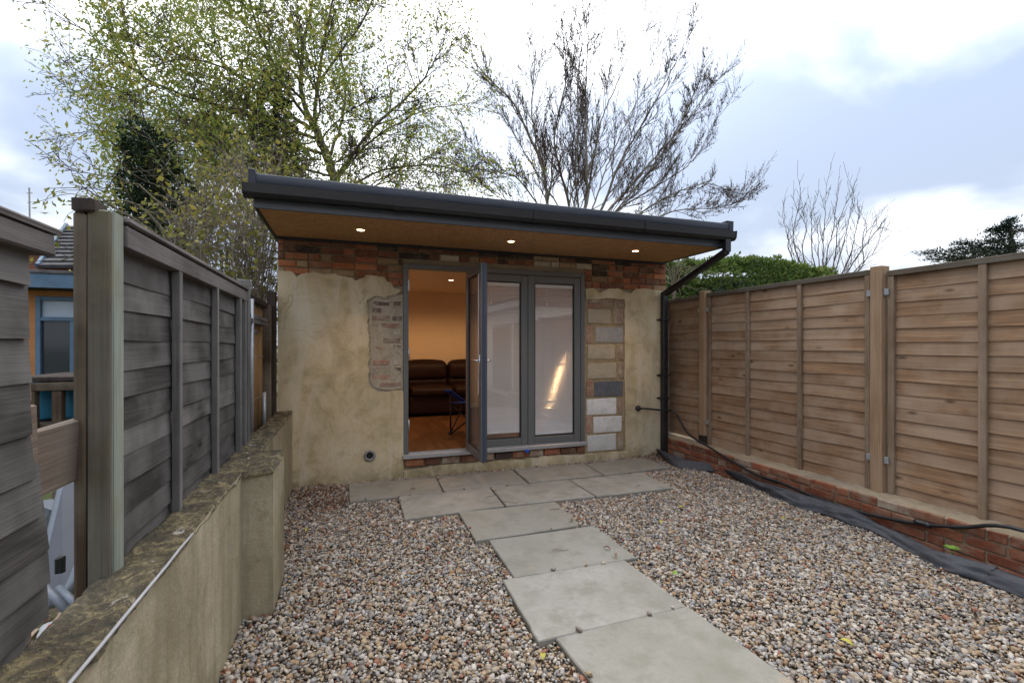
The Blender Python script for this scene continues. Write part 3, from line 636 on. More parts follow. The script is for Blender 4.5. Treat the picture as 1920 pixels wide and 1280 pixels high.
# door set: outer frame, sill, three leaves
DF = MB(); fy0, fy1 = WY-.012, WY+.06
DF.box((FXL, fy0, FZ0), (FXL+.055, fy1, FZ1), .004); DF.box((FXR-.055, fy0, FZ0), (FXR, fy1, FZ1), .004); DF.box((FXL+.055, fy0+.001, FZ1-.055), (FXR-.055, fy1, FZ1), .004)
obj('door_frame', DF, 'door_grey', ST)
s = MB(); s.box((FXL-.01, fy0-.035, FZ0-.012), (FXR+.01, fy1, FZ0+.035), .005); s.box((FXL+.06, fy0+.02, FZ0+.035), (FXR-.06, fy0+.032, FZ0+.052)); obj('sill', s, 'alu', ST)
JW = (FXR-FXL-.11)/3; LZ0, LZ1 = FZ0+.045, FZ1-.06
def leaf_geo(Wd):
    """a leaf in the X-Z plane, hinge at x=0, faces at y=0 and y=.065"""
    f = MB(); st = .085; T = .062
    f.box((0, 0, LZ0), (st, T, LZ1), .005); f.box((Wd-st, 0, LZ0), (Wd, T, LZ1), .005); f.box((st, .0015, LZ1-st), (Wd-st, T-.0015, LZ1), .005); f.box((st, .0015, LZ0), (Wd-st, T-.0015, LZ0+st), .005)
    se = MB(); t2 = .012
    for a, b in (((st, .012, LZ0+st), (st+t2, T-.012, LZ1-st)), ((Wd-st-t2, .012, LZ0+st), (Wd-st, T-.012, LZ1-st)), ((st+t2, .012, LZ1-st-t2), (Wd-st-t2, T-.012, LZ1-st)), ((st+t2, .012, LZ0+st), (Wd-st-t2, T-.012, LZ0+st+t2))): se.box(a, b)
    gl = MB(); gl.add([(st+t2, .018, LZ0+st+t2), (Wd-st-t2, .018, LZ0+st+t2), (Wd-st-t2, .018, LZ1-st-t2), (st+t2, .018, LZ1-st-t2)], [(0, 1, 2, 3)])
    g2 = MB(); g2.add([(st+t2, .044, LZ0+st+t2), (Wd-st-t2, .044, LZ0+st+t2), (Wd-st-t2, .044, LZ1-st-t2), (st+t2, .044, LZ1-st-t2)], [(0, 1, 2, 3)])
    return f, se, gl, g2
def blind(Wd, zbot, seed):
    """slats of the blind in the pane cavity: shut, slightly crowned, each a hair off true"""
    mb = MB(); rg = random.Random(seed); zt_ = LZ1-.085-.05; x0, x1 = .085+.014, Wd-.085-.014; zz = zt_
    while zz > zbot:
        tl = R(38)+rg.gauss(0, .010); wy = .0160; vs = []; fs = []; K = 6
        for xx in (x0, x1):
            for j in range(K+1):
                t = j/K*2-1; q = t*wy; bow = (1-t*t)*.0031
                vs.append((xx, .031+q*cos(tl)-bow*sin(tl), zz+q*sin(tl)+bow*cos(tl)))
        for j in range(K): fs.append((j, j+1, K+2+j, K+1+j))
        mb.add(vs, fs); zz -= .0200
    return mb
def leaf(x, Wd, open_=False, bl=None, seed=1, handles=False):
    f, se, gl, g2 = leaf_geo(Wd)
    if open_:                                     # swung out square to the wall, hinge on the mullion side
        tf = lambda v: (x-v[1], WY-.02-v[0], v[2])
    else: tf = lambda v: (x+v[0], WY-.004+v[1], v[2])
    def T(mb): mb.v = [tf(v) for v in mb.v]; return mb
    L_ = obj('door_leaf', T(f), 'door_grey', ST)
    obj('gasket', T(se), 'rubber_seal', L_); obj('glass', T(gl), 'glass', L_, fix=False); obj('glass', T(g2), 'glass', L_, fix=False)
    if bl:
        o = obj('blind', T(blind(Wd, bl, seed)), 'slat', L_, smooth=True); o['kind'] = 'stuff'
        hd = MB(); hd.box((.099, .02, LZ1-.133), (Wd-.099, .042, LZ1-.098)); obj('blind_rail', T(hd), 'white_pvc', L_)
        hd = MB(); hd.box((.099, .024, bl-.012), (Wd-.099, .038, bl), .002); obj('bottom_rail', T(hd), 'white_pvc', L_)
        cd = MB(); cx = Wd*.36; cd.tube([(cx, .0195, LZ1-.13), (cx, .0195, LZ1-.32)], .0016, 5); cd.lathe([(.001, .03), (.006, .0), (.007, -.02), (.001, -.028)], (cx, .0215, LZ1-.33), 8); obj('blind_cord', T(cd), 'white_pvc', L_)
    if open_:
        ed = MB(); ed.box((Wd, .012, LZ0), (Wd+.002, .05, LZ1)); ed.box((Wd-.01, -.003, LZ0+.002), (Wd+.001, 0, LZ1-.002)); obj('lock_strip', T(ed), 'door_edge', L_)
        st_ = MB(); st_.box((Wd-.1, .0605, .95), (Wd-.092, .066, LZ1-.1)); obj('trim_strip', T(st_), 'white_pvc', L_)
        for sy, nm in ((.062, 'handle'), (0, 'handle')):
            h = MB(); sg = 1 if sy else -1; xx = Wd-.043; h.box((xx-.016, min(sy, sy+sg*.008), 1.13), (xx+.016, max(sy, sy+sg*.008), 1.36), .003)
            h.tube([(xx, sy, 1.30), (xx, sy+sg*.045, 1.30), (xx-.02, sy+sg*.052, 1.30), (xx-.12, sy+sg*.052, 1.298)], [.011, .011, .011, .009], 8); obj(nm, T(h), 'chrome', L_, smooth=True)
    return L_
leaf(FXL+.055+JW-.002, JW-.05, True, None)
leaf(FXL+.055+JW+.002, JW-.004, False, LZ0+.085+.075, 4)
leaf(FXL+.055+2*JW+.002, JW-.004, False, LZ0+.085+.03, 9)
for zz in (.52, 1.3, 2.05):
    s = MB(); s.tube([(FXL+.058, WY-.02, zz), (FXL+.058, WY-.02, zz+.12)], .009, 8); obj('hinge', s, 'white_pvc' if zz > 2 else 'alu', ST, smooth=True)
s = MB(); s.box((2.0, WY-.062, FZ0-.04), (2.035, WY-.05, FZ0+.0), .004, .002); s.box((1.985, WY-.066, FZ0-.022), (2.05, WY-.05, FZ0-.01), .003); tag(obj('plastic_packer', s, 'blue_tape', base=(2.0, WY-.06, FZ0-.04)), 'small blue plastic packer under the grey door sill', 'packer')
# room inside
s = MB(); s.add([(XL+.26, WY+.28, .25), (XL+.26, 8.97, .25), (XL+.26, 8.97, 2.45), (XL+.26, WY+.28, 2.45)], [(0, 1, 2, 3)])
s.add([(XL+.26, 8.97, .25), (XR-.26, 8.97, .25), (XR-.26, 8.97, 2.45), (XL+.26, 8.97, 2.45)], [(0, 1, 2, 3)])
s.add([(XR-.26, WY+.28, .25), (XR-.26, 8.97, .25), (XR-.26, 8.97, 2.45), (XR-.26, WY+.28, 2.45)], [(0, 1, 2, 3)])
s.add([(XL+.26, WY+.272, .25), (FXL, WY+.272, .25), (FXL, WY+.272, 2.45), (XL+.26, WY+.272, 2.45)], [(0, 1, 2, 3)]); s.add([(FXR, WY+.272, .25), (XR-.26, WY+.272, .25), (XR-.26, WY+.272, 2.45), (FXR, WY+.272, 2.45)], [(0, 1, 2, 3)])
obj('interior_wall', s, 'room_paint', ST)
s = MB(); s.box((XL+.25, WY+.06, 2.45), (XR-.25, 8.98, 2.55)); obj('interior_ceiling', s, 'ceiling_paint', ST)
s = MB(); s.box((XL+.25, WY+.06, .1), (XR-.25, 8.98, .236)); obj('subfloor', s, 'mortar', ST)
s = MB(); s.box((XL+.27, 8.95, .25), (XR-.27, 8.966, .34), .003); obj('skirting', s, 'white_pvc', ST)
pm = []
for k in range(4):
    mb = MB(); mb.box((-.0615, -.6, -.012), (.0615, .6, 0), .0012); pm.append(mesh(mb, 'floorboard', 'laminate'))
x = FXL-.35; i = 0
while x < 3.0:
    y = WY+.06-U(0, .5)
    for k in range(3):
        a, b = max(y, WY+.065), min(y+1.2, 8.9); y += 1.2025
        if b > a: piece('floorboard', pm[(i+k) % 4], ST, (x, (a+b)/2, .25), (0, 0, 0), (1, (b-a)/1.2, 1))
    x += .124; i += 1
for xx, yy in ((1.50, 7.13), (2.75, 7.13), (.30, 7.13)):
    c = (xx, yy, 2.45); s = MB(); s.lathe([(.045, 0), (.044, -.005), (.034, -.005), (.033, -.002)], c, 20); d_ = obj('ceiling_light', s, 'white_pvc', ST, smooth=True)
    s = MB(); s.lathe([(.0005, -.003), (.033, -.003)], c, 20); obj('lens', s, 'lamp', d_)
    lamp('ceiling_lamp', (xx, yy, 2.42), 10.5, WARM, .04, 168, .4)
# ================================================================ LEFT GARDEN WALL
WX, WZ = -.52, .79
GW = thing('garden_wall', 'low rendered garden wall with mossy top running beside the gravel', 'garden wall', (-.6, 2.6, 0))
def sheet(mb, P, nu, nv, amp, sc, dirn, seed=0):
    """grid between four corners, displaced along dirn by noise"""
    vs = []; fs = []
    for i in range(nu+1):
        for j in range(nv+1):
            a = P[0].lerp(P[1], i/nu); b = P[3].lerp(P[2], i/nu); p = a.lerp(b, j/nv)
            vs.append(p+dirn*(noise.fractal(p*sc+Vector((seed, 0, 0)), 1.0, 2.0, 4)*amp))
    for i in range(nu):
        for j in range(nv): fs.append((i*(nv+1)+j, (i+1)*(nv+1)+j, (i+1)*(nv+1)+j+1, i*(nv+1)+j+1))
    return mb.add(vs, fs)
V = Vector; s = MB()
sheet(s, [V((WX, -.3, -.03)), V((WX, WY+.01, -.03)), V((WX, WY+.01, WZ-.004)), V((WX, -.3, WZ-.004))], 90, 14, .006, 3, V((1, 0, 0)))
s.box((WX-.125, -.3, -.05), (WX-.012, WY, WZ-.03)); obj('wall_face', s, 'wall_render', GW, smooth=True, fix=False)
s = MB(); px, py0, py1 = PIER; q = .006
sheet(s, [V((WX-.02, py0, -.03)), V((px, py0, -.03)), V((px, py0, WZ-.01)), V((WX-.02, py0, WZ-.01))], 8, 30, q, 5, V((0, -1, 0)))
sheet(s, [V((px, py0, -.03)), V((px, py1, -.03)), V((px, py1, WZ-.01)), V((px, py0, WZ-.01))], 14, 30, q, 5, V((1, 0, 0)))
s.add([(px, py1, -.03), (WX-.02, py1, -.03), (WX-.02, py1, WZ-.01), (px, py1, WZ-.01)], [(0, 1, 2, 3)]); obj('pier', s, 'wall_render', GW, smooth=False, fix=False)
s = MB(); vs = []; fs = []; NY, NX = 420, 16
for i in range(NY+1):
    y = -.3+i/NY*(WY+.29)
    inn = WX+.004+.005*noise.noise(V((y*9, 0, 2)))
    if py0-.015 < y < py1+.015: inn = px+.006+.006*noise.noise(V((y*11, 0, 2)))
    out = WX-.155+.02*noise.noise(V((y*3, 7, 2)))
    for j in range(NX+1):
        t = j/NX; x = inn+(out-inn)*t; z = WZ+.012*noise.fractal(V((x*16, y*16, 0)), .9, 2, 5)+.010*noise.noise(V((x*5, y*4, 4)))
        if j == 0: z -= .022
        if j == NX: z -= .10
        vs.append((x, y, z))
for i in range(NY):
    for j in range(NX): fs.append((i*(NX+1)+j, (i+1)*(NX+1)+j, (i+1)*(NX+1)+j+1, i*(NX+1)+j+1))
s.add(vs, fs); obj('coping', s, 'moss', GW, smooth=True)
s = MB(); pts = [(WX+.007+.001*sin(i*1.7), .0+i*.13, WZ-.002+.0015*sin(i*2.3)) for i in range(16)]; s.tube(pts, .0042, 8); obj('corner_bead', s, 'sack_white', GW, smooth=True)
# ================================================================ WOODEN FENCES
def lap_board(L_, H, seed, wavy=.0028, th=.0155, NS=7):
    """feather edged lap board along Y: thick wavy lower edge standing proud at +X, thin upper edge"""
    rg = random.Random(seed); ph = rg.uniform(0, 6); vs = []; fs = []
    for i in range(NS+1):
        y = -L_/2+L_*i/NS; lo = -H/2+wavy*(sin(i*1.3+ph)+.6*sin(i*2.9+ph*2)); tw = .003*sin(i*.9+ph)
        vs += [(th+tw, y, lo), (.003+tw, y, H/2), (-.004+tw, y, H/2), (.004+tw, y, lo)]
    for i in range(NS):
        for k in range(4): fs.append((i*4+k, i*4+(k+1) % 4, (i+1)*4+(k+1) % 4, (i+1)*4+k))
    fs += [(0, 1, 2, 3), (NS*4+3, NS*4+2, NS*4+1, NS*4)]
    return MB().add(vs, fs)
def panel(parent, x, ya, yb, z0, z1, face, nb, mats, ups, seed=1, rail_h=.045, rail_t=.045, slope=0., bat=.045, bevel=.003, bot=True):
    """a lap panel: boards, top rail, battens; face = +1 looks to +X, -1 looks to -X"""
    bm_, br_, bb_ = mats; L_ = yb-ya; H = (z1-z0-rail_h)/nb; ms = [mesh(lap_board(L_, H*1.12, seed*10+k, th=.0125 if face < 0 else .0095), 'board', bm_, smooth=False) for k in range(5)]
    rg = random.Random(seed); rz = 0 if face > 0 else pi
    for k in range(nb):
        zc = z0+H*(k+.5); piece('board', ms[rg.randrange(5)], parent, (x, (ya+yb)/2+rg.uniform(-.004, .004), zc+rg.uniform(-.003, .003)), (slope+rg.uniform(-.004, .004), 0, rz), (1, rg.choice((1, 1)), 1))
    mb = MB(); mb.box((x-.012*face, ya, z1-rail_h), (x+rail_t*face, yb, z1), bevel, .001); obj('top_rail', mb, br_, parent)
    for u in ups:
        mb = MB(); wd = bat; top = z1-rail_h-.001
        mb.box((x+.012*face, u-wd/2, z0-.005), (x+(.012+.030)*face, u+wd/2, top), .003, .0012); obj('batten', mb, bb_, parent)
# ---- right: three panels between two posts
RF = thing('panel_fence', 'tall weathered brown lap panel fence standing on the low brick wall', 'fence', (4.15, 2.7, .25))
FXX = 4.165; MW = ('fence_new', 'fence_rail', 'fence_batten')
panel(RF, FXX, .83, 2.625, .235, 2.055, -1, 17, MW, (.86, 1.40, 2.02, 2.60), 21)
panel(RF, FXX, 2.755, 4.66, .262, 2.085, -1, 17, MW, (2.782, 3.42, 4.05, 4.632), 22)
panel(RF, FXX, 4.755, 6.55, .29, 2.075, -1, 17, MW, (4.78, 5.42, 6.0), 23)
panel(RF, FXX, -1.1, .70, .22, 2.04, -1, 17, MW, (-1.06, -.5, .1, .67), 24)
for y, zt_, zb_ in ((2.69, 2.10, .17), (4.708, 2.115, .36), (.765, 2.09, .15)):
    mb = MB(); mb.box((FXX-.078, y-.046, zb_), (FXX+.02, y+.046, zt_), .004, .001); obj('post', mb, 'fence_new_z', RF)
    if y > 4:
        mb = MB(); mb.box((FXX-.082, y-.05, .20), (FXX+.02, y+.05, .36), .004); obj('post_foot', mb, 'dark_wood', RF)
    for zz in (1.86, .50):
        for sg in (-1, 1):
            mb = MB(); mb.box((FXX-.047, y+sg*.050-.004, zz), (FXX-.018, y+sg*.074, zz+.05), .001); mb.box((FXX-.06, y+sg*.049, zz), (FXX-.047, y+sg*.085, zz+.05), .001); obj('clip', mb, 'galv', RF)
# ---- low brick wall under it
BW = thing('brick_wall', 'low red brick wall with mortar topping under the right hand fence', 'brick wall', (4.1, 2.6, 0))
mb = MB(); mb.box((WALLX+.014, -1.2, -.05), (WALLX+.33, 5.42, .232)); obj('mortar_bed', mb, 'mortar', BW)
z = -.045
for r in range(4):
    y = -.9+(.11 if r % 2 else 0)
    while y < 5.38:
        L_ = .215 if rw.random() < .85 else .1
        if y+L_ > .3: brick(BW, y, min(y+L_, 5.40), z+.004, z+.067, rw.choice(['brick_wall']*5+['brick_red', 'brick_smeared']), name='brick', axis='Y', xx=WALLX+.002)
        y += L_+.012
    z += .073
mb = MB(); vs = []; fs = []; NY, NX = 260, 8
for i in range(NY+1):
    y = -1.2+i/NY*6.6
    for j in range(NX+1):
        t = j/NX; x = WALLX+.012+.010*noise.noise(V((y*8, 1, 1)))*(1-t)+t*.32; z = .258+.012*noise.fractal(V((x*12, y*12, 0)), 1, 2, 4)
        if j == 0: z -= .026
        vs.append((x, y, z))
for i in range(NY):
    for j in range(NX): fs.append((i*(NX+1)+j, i*(NX+1)+j+1, (i+1)*(NX+1)+j+1, (i+1)*(NX+1)+j))
mb.add(vs, fs); obj('mortar_topping', mb, 'mortar', BW, smooth=True)
# ---- black sheet crumpled along the wall foot
lo = [(1232, 845), (1258, 872), (1300, 880), (1350, 886), (1400, 908), (1450, 932), (1500, 953), (1544, 964), (1590, 982), (1641, 999), (1700, 1032), (1766, 1068), (1840, 1092), (1920, 1122)]
hi = [(1216, 834), (1255, 850), (1300, 864), (1340, 871), (1380, 884), (1419, 901), (1485, 920), (1552, 940), (1610, 960), (1669, 995), (1740, 1025), (1766, 1034), (1864, 1060), (1920, 1082)]
mb = MB(); vs = []; fs = []; A = [gnd(*p, .012) for p in lo]; B = [atx(*p, max(min(a.x+.10, WALLX-.012), a.x+.03)) for p, a in zip(hi, A)]
A.append(V((3.62, .2, .01))); B.append(V((3.80, .2, .14)))
def cr(P, t):
    i = min(int(t), len(P)-2); f_ = t-i; p0, p1, p2, p3 = P[max(i-1, 0)], P[i], P[i+1], P[min(i+2, len(P)-1)]
    return .5*((2*p1)+(p2-p0)*f_+(2*p0-5*p1+4*p2-p3)*f_*f_+(3*p1-p0-3*p2+p3)*f_**3)
NU, NV = 130, 14
for i in range(NU+1):
    a, b = cr(A, i/NU*(len(A)-1)), cr(B, i/NU*(len(B)-1))
    if b.z < .05: b.z = .05
    for j in range(NV+1):
        t = j/NV; p = a.lerp(b, t); fold = noise.noise(V((p.y*3.0, t*2.5, 1)))*.030+noise.noise(V((p.y*9, t*6, 4)))*.018+abs(noise.noise(V((p.y*5+t*4, t*2, 8))))*.02+.020*sin(t*pi)
        p = p+V((-.55, 0, .75))*fold*(.35+sin(pi*min(t, 1)))
        if j == NV: p = p+V((.018, 0, -.008))
        vs.append(p)
for i in range(NU):
    for j in range(NV): fs.append((i*(NV+1)+j, i*(NV+1)+j+1, (i+1)*(NV+1)+j+1, (i+1)*(NV+1)+j))
mb.add(vs, fs)
o = obj('membrane_strip', mb, 'membrane', label='crumpled black ground sheet lying along the foot of the brick wall', cat='ground sheet', smooth=True, base=(3.8, 2.6, 0))
sol = o.modifiers.new('thickness', 'SOLIDIFY'); sol.thickness = .003
# ---- hose and tap bush
HZ = thing('hose', 'black water hose running from the studio wall down along the brick wall', 'hose', tuple(at(1196, 765, WY)))
w0 = at(1196, 765, WY-.03)
hp = [w0, w0+V((.06, -.045, 0)), at(1240, 769, WY-.12), V((4.03, WY-.17, .58))]+[atx(u, v, WALLX-.02) for u, v in ((1290, 812), (1330, 838), (1376, 866), (1420, 890), (1465, 905), (1520, 928))]+[atx(u, v, WALLX-.022) for u, v in ((1580, 950), (1640, 966), (1720, 981), (1800, 988), (1920, 994))]+[V((WALLX-.02, 1.0, .20)), V((WALLX-.02, .2, .19))]
hp = [cr(hp, i/90*(len(hp)-1)) for i in range(91)]
mb = MB(); mb.tube(hp, .013, 8); obj('pipe', mb, 'hose', HZ, smooth=True)
mb = MB(); mb.lathe([(.001, -.036), (.024, -.034), (.034, -.022), (.036, 0), (.022, .006), (.022, .03)], (w0.x, WY-.03, w0.z), 16, 'Y'); obj('wall_fitting', mb, 'hose', HZ, smooth=True)
j0 = atx(1730, 981, WALLX-.022); mb = MB(); mb.lathe([(.001, -.05), (.018, -.05), (.021, -.03), (.017, -.01), (.017, .01), (.021, .03), (.018, .05), (.001, .05)], tuple(j0), 12, 'Y'); obj('coupling', mb, 'hose', HZ, smooth=True)
# ---- left: old grey panel with its post
LF = thing('old_fence', 'old grey lap panel fence with thick green stained end post behind the low wall', 'fence', (-.68, 2.6, .7))
LX = -.672; MO = ('old_board', 'old_rail', 'old_batten')
panel(LF, LX, 1.752, 3.63, .74, 1.815, 1, 11, MO, (2.25, 2.84, 3.40, 3.56), 31, rail_h=.066, rail_t=.04, bat=.032)
mb = MB(); mb.box((LX-.04, 1.752, 1.824), (LX+.044, 3.66, 1.843), .004, .002); obj('capping', mb, 'old_rail', LF)
mb = MB(); mb.box((LX-.012, 1.64, 1.842), (LX+.02, 3.62, 1.80), .003); 
mb = MB(); mb.box((LX-.020, 1.678, .60), (LX+.034, 1.748, 1.842), .004, .002); obj('post', mb, 'post_green', LF); mb = MB(); mb.box((LX-.021, 1.660, .60), (LX+.031, 1.676, 1.835), .003, .003); obj('post_facing', mb, 'post_worn', LF)
mb = MB(); mb.box((LX-.052, 1.658, .40), (LX-.0225, 1.75, 1.826), .006, .003); obj('post_side', mb, 'post_brown', LF)
mb = MB(); mb.box((LX-.052, 1.65, 1.828), (LX-.002, 1.74, 1.868), .005, .003); obj('post_cap', mb, 'dark_wood', LF)
mb = MB(); mb.box((LX-.03, 3.63, .74), (LX+.045, 3.70, 1.90), .005, .002); obj('end_post', mb, 'old_batten', LF)
# ---- nearest fragment of the old fence, ragged at its right end
NF = thing('broken_fence', 'broken grey fence panel with ragged board ends nearest the camera', 'fence', (-.7, .6, .6))
rg = random.Random(8); zs = [1.655, 1.535, 1.435, 1.325, 1.225, 1.135, 1.045, .965, .885, .80, .71]; NX_ = -.668
ends = [1.335, 1.335, 1.345, 1.34, 1.345, 1.375, 1.395, 1.405, 1.41, 1.33, 1.325]
for k, zc in enumerate(zs):
    e = ends[k]; mb = lap_board(e+.9, .118, 60+k, .003, .012); mb.v = [(v[0]+NX_, v[1]+(e-.9)/2+(rg.uniform(-.008, .008) if v[1] > .5 else 0), v[2]+zc-.01) for v in mb.v]; obj('board', mb, 'old_board', NF)
mb = MB(); mb.box((NX_-.03, -.9, 1.652), (NX_+.042, 1.365, 1.702), .004, .002); obj('top_rail', mb, 'old_rail', NF)
mb = MB(); mb.box((NX_-.05, -.9, 1.704), (NX_+.046, 1.385, 1.718), .004, .002); obj('capping', mb, 'old_rail', NF)
z = .66
for k in range(6):
    h_ = [.16, .17, .15, .18, .17, .15][k]; dy = [.03, .03, .06, .05, .02, .0][k]; mb = MB(); mb.box((NX_-.035, 1.27, z), (NX_-.006, 1.352+dy*.8, z+h_-.004), .004, .004); obj('back_batten', mb, 'tan_plank', NF); z += h_
mb = MB(); mb.box((NX_-.036, .55, .62), (NX_-.006, .6, 1.65)); obj('back_batten', mb, 'tan_plank', NF)
# tan plank closing the gap
mb = MB(); mb.box((-.735, 1.30, 1.075), (-.713, 1.70, 1.243), .004, .004); o = obj('wooden_plank', mb, 'tan_plank', label='bare tan plank nailed across the gap between the two grey fences', cat='plank', base=(-.724, 1.5, 1.075))
# ---- reed screen beyond the grey panel
RS = thing('reed_screen', 'tan reed screen fence between grey panel and studio wall', 'reed screen', (-.72, 4.5, .7))
mb = MB(); rg = random.Random(5); y = 3.72
while y < 5.25:
    x = -.735+rg.uniform(-.006, .006); mb.tube([(x, y, .62), (x+rg.uniform(-.004, .004), y+rg.uniform(-.006, .006), 1.80+rg.uniform(-.04, .0))], .0055, 5); y += .0092
o = obj('reed_mat', mb, 'reed', RS, smooth=True); o['kind'] = 'stuff'
for zz in (1.0, 1.35, 1.68):
    mb = MB(); mb.tube([(-.727, 3.72, zz), (-.727, 5.25, zz)], .0025, 5); obj('wire', mb, 'galv', RS)
for (zz, ya, yb, dx) in ((1.66, 3.78, 4.75, .0), (1.62, 3.74, 4.7, .015), (1.545, 3.74, 4.25, .0)):
    mb = MB(); mb.box((-.72, ya, zz), (-.672+dx, yb, zz+.032), .004, .003); obj('rail', mb, 'old_rail', RS)
mb = MB(); mb.box((-.76, 3.70, 1.80), (-.69, 5.28, 1.845), .004, .004); obj('rail', mb, 'dark_wood', RS)
for y, zb_, zt_, m_ in ((3.98, .76, 1.80, 'galv'), (4.55, .74, 1.05, 'galv')):
    mb = MB(); mb.tube([(-.668, y-.02, zb_), (-.672, y+.02, zt_)], .016, 8); obj('stake', mb, m_, RS, smooth=True)
mb = MB(); mb.box((-.73, 4.86, .7), (-.665, 4.93, 1.83), .004, .003); obj('post', mb, 'post_brown', RS)
mb = MB(); mb.box((-.735, 5.16, .7), (-.66, 5.24, 1.98), .004, .003); obj('post', mb, 'dark_wood', RS)
# ================================================================ NEXT DOOR, seen through the gap
HB = thing('neighbour_house', 'single storey house with slate roof, pale blue window and orange wall', 'house', (-4.6, 9.4, 0))
HY = 9.0; hx0, hx1 = -7.0, -3.68
mb = MB(); xw0, xw1 = at(68, 600, HY).x, at(150, 600, HY).x+.35; zw0, zw1 = at(100, 712, HY).z, at(100, 556, HY).z
mb.box((hx0, HY, -.1), (xw0, HY+.2, zw1+.1)); mb.box((xw1, HY, -.1), (hx1, HY+.2, zw1+.1)); mb.box((xw0, HY, -.1), (xw1, HY+.2, zw0)); mb.box((xw0, HY, zw1), (xw1, HY+.2, zw1+.1)); mb.box((hx0, HY+.2, -.1), (hx1, HY+4, zw1+.1)); obj('wall', mb, 'orange_render', HB)
wf = MB(); t = .06; zm = at(100, 598, HY).z
for a, b in (((xw0, HY-.03, zw0), (xw0+t, HY+.06, zw1)), ((xw1-t, HY-.03, zw0), (xw1, HY+.06, zw1)), ((xw0+t, HY-.028, zw1-t), (xw1-t, HY+.06, zw1)), ((xw0+t, HY-.028, zw0), (xw1-t, HY+.06, zw0+t)), ((xw0+t, HY-.028, zm-.03), (xw1-t, HY+.06, zm+.03)), (((xw0+xw1)/2-.03, HY-.026, zw0+t), ((xw0+xw1)/2+.03, HY+.058, zm-.03))): wf.box(a, b, .005)
wo = obj('window', wf, 'blue_paint', HB)
mb = MB(); mb.box((xw0+t, HY+.02, zw0+t), (xw1-t, HY+.025, zm-.03)); obj('pane', mb, 'dim_glass', wo)
mb = MB(); mb.box((xw0+t, HY+.02, zm+.03), (xw1-t, HY+.025, zw1-t)); obj('pane', mb, 'net', wo)
mb = MB(); zf0, zf1 = at(100, 548, HY-.3).z, at(100, 514, HY-.3).z; mb.box((hx0, HY-.34, zf0+.06), (hx1+.1, HY-.30, zf1), .004); obj('fascia', mb, 'blue_paint', HB)
mb = MB(); mb.box((hx0, HY-.30, zf0+.05), (hx1+.1, HY, zf0+.07)); obj('eaves_board', mb, 'dark_wood', HB)
mb = MB(); mb.box((hx0, HY-.36, zf1+.002), (hx1+.12, HY+1.4, zf1+.05), .005); obj('flat_roof', mb, 'slate', HB)
mb = MB(); mb.box((hx0, HY+1.4, zf1-.5), (hx1, HY+1.6, at(100, 500, HY+1.4).z), 0); obj('upper_wall', mb, 'brick_wall', HB)
A_, B_ = at(70, 500, HY+1.3), at(210, 500, HY+1.3); C_ = at(210, 424, HY+3.4); D_ = at(124, 424, HY+3.4)
sl = B_-A_; rows = 11
for r in range(rows):
    p, q = A_.lerp(D_, r/rows), B_.lerp(C_, r/rows); p2, q2 = A_.lerp(D_, (r+1.15)/rows), B_.lerp(C_, (r+1.15)/rows); mb = MB(); up = V((0, -.03, .03)); mb.add([p+up, q+up, q2, p2, p+V((0, 0, -.02)), q+V((0, 0, -.02))], [(0, 1, 2, 3), (4, 5, 1, 0)]); obj('slate_course', mb, 'slate', HB, fix=False)
mb = MB(); mb.add([A_, B_, C_, D_, V((A_.x, C_.y+2, A_.z)), V((B_.x, C_.y+2, B_.z))], [(0, 4, 3), (1, 2, 5), (3, 2, 5, 4)]); obj('roof', mb, 'slate', HB, fix=False)
mb = MB(); mb.tube([A_+V((0, 0, .02)), D_+V((0, 0, .03))], .045, 6); obj('ridge', mb, 'blue_paint', HB)
DR = thing('far_house', 'dark roofed house with thin aerial mast behind the slate roof', 'house', (-9, 15, 0))
a, b, c, d = at(-60, 470, 15), at(125, 470, 15), at(125, 434, 16.5), at(30, 406, 16.5)
e = at(-90, 400, 16.5); mb = MB(); mb.add([a, b, c, d, e, V((a.x, 19, a.z)), V((b.x, 19, b.z))], [(0, 1, 2, 3, 4), (4, 3, 2, 6, 5)]); obj('roof', mb, 'dark_roof', DR, fix=False)
mb = MB(); mb.box((a.x+.1, 15.1, -.1), (b.x-.1, 18.9, a.z)); obj('wall', mb, 'brick_brown', DR)
m0 = at(56, 425, 15.8); mb = MB(); mb.tube([m0, at(55, 352, 15.8)], .02, 6); mb.tube([at(50, 362, 15.8), at(61, 362, 15.8)], .012, 5); obj('aerial', mb, 'galv', DR)
# timber rack with two blue gas bottles
TR = thing('timber_rack', 'dark timber rack sheltering two blue gas bottles behind the gap', 'rack', (-2.0, 4.4, 0))
ry = 4.2; q = lambda u, v: at(u, v, ry)
rx0, rx1 = q(60, 0).x, q(170, 0).x; zt_ = q(100, 706).z
mb = MB(); mb.box((rx0-.1, ry-.05, zt_-.03), (rx1+.3, ry+.6, zt_), .004, .004); obj('top_board', mb, 'dark_wood', TR)
mb = MB(); mb.box((rx0-.1, ry-.06, zt_-.095), (rx1+.3, ry-.02, zt_-.035), .004, .004); obj('rail', mb, 'post_brown', TR)
for uu in (66, 115, 168):
    xx = q(uu, 0).x; mb = MB(); mb.box((xx-.028, ry-.058, -.03), (xx+.028, ry-.005, zt_-.097), .004, .003); obj('leg', mb, 'post_brown', TR)
mb = MB(); mb.box((rx0-.1, ry+.57, -.03), (rx1+.3, ry+.6, zt_-.035)); obj('back_board', mb, 'dark_wood', TR)
sz = q(100, 792).z; mb = MB(); mb.box((rx0-.1, ry, sz-.04), (rx1+.3, ry+.57, sz-.005), .004); obj('shelf', mb, 'post_brown', TR)
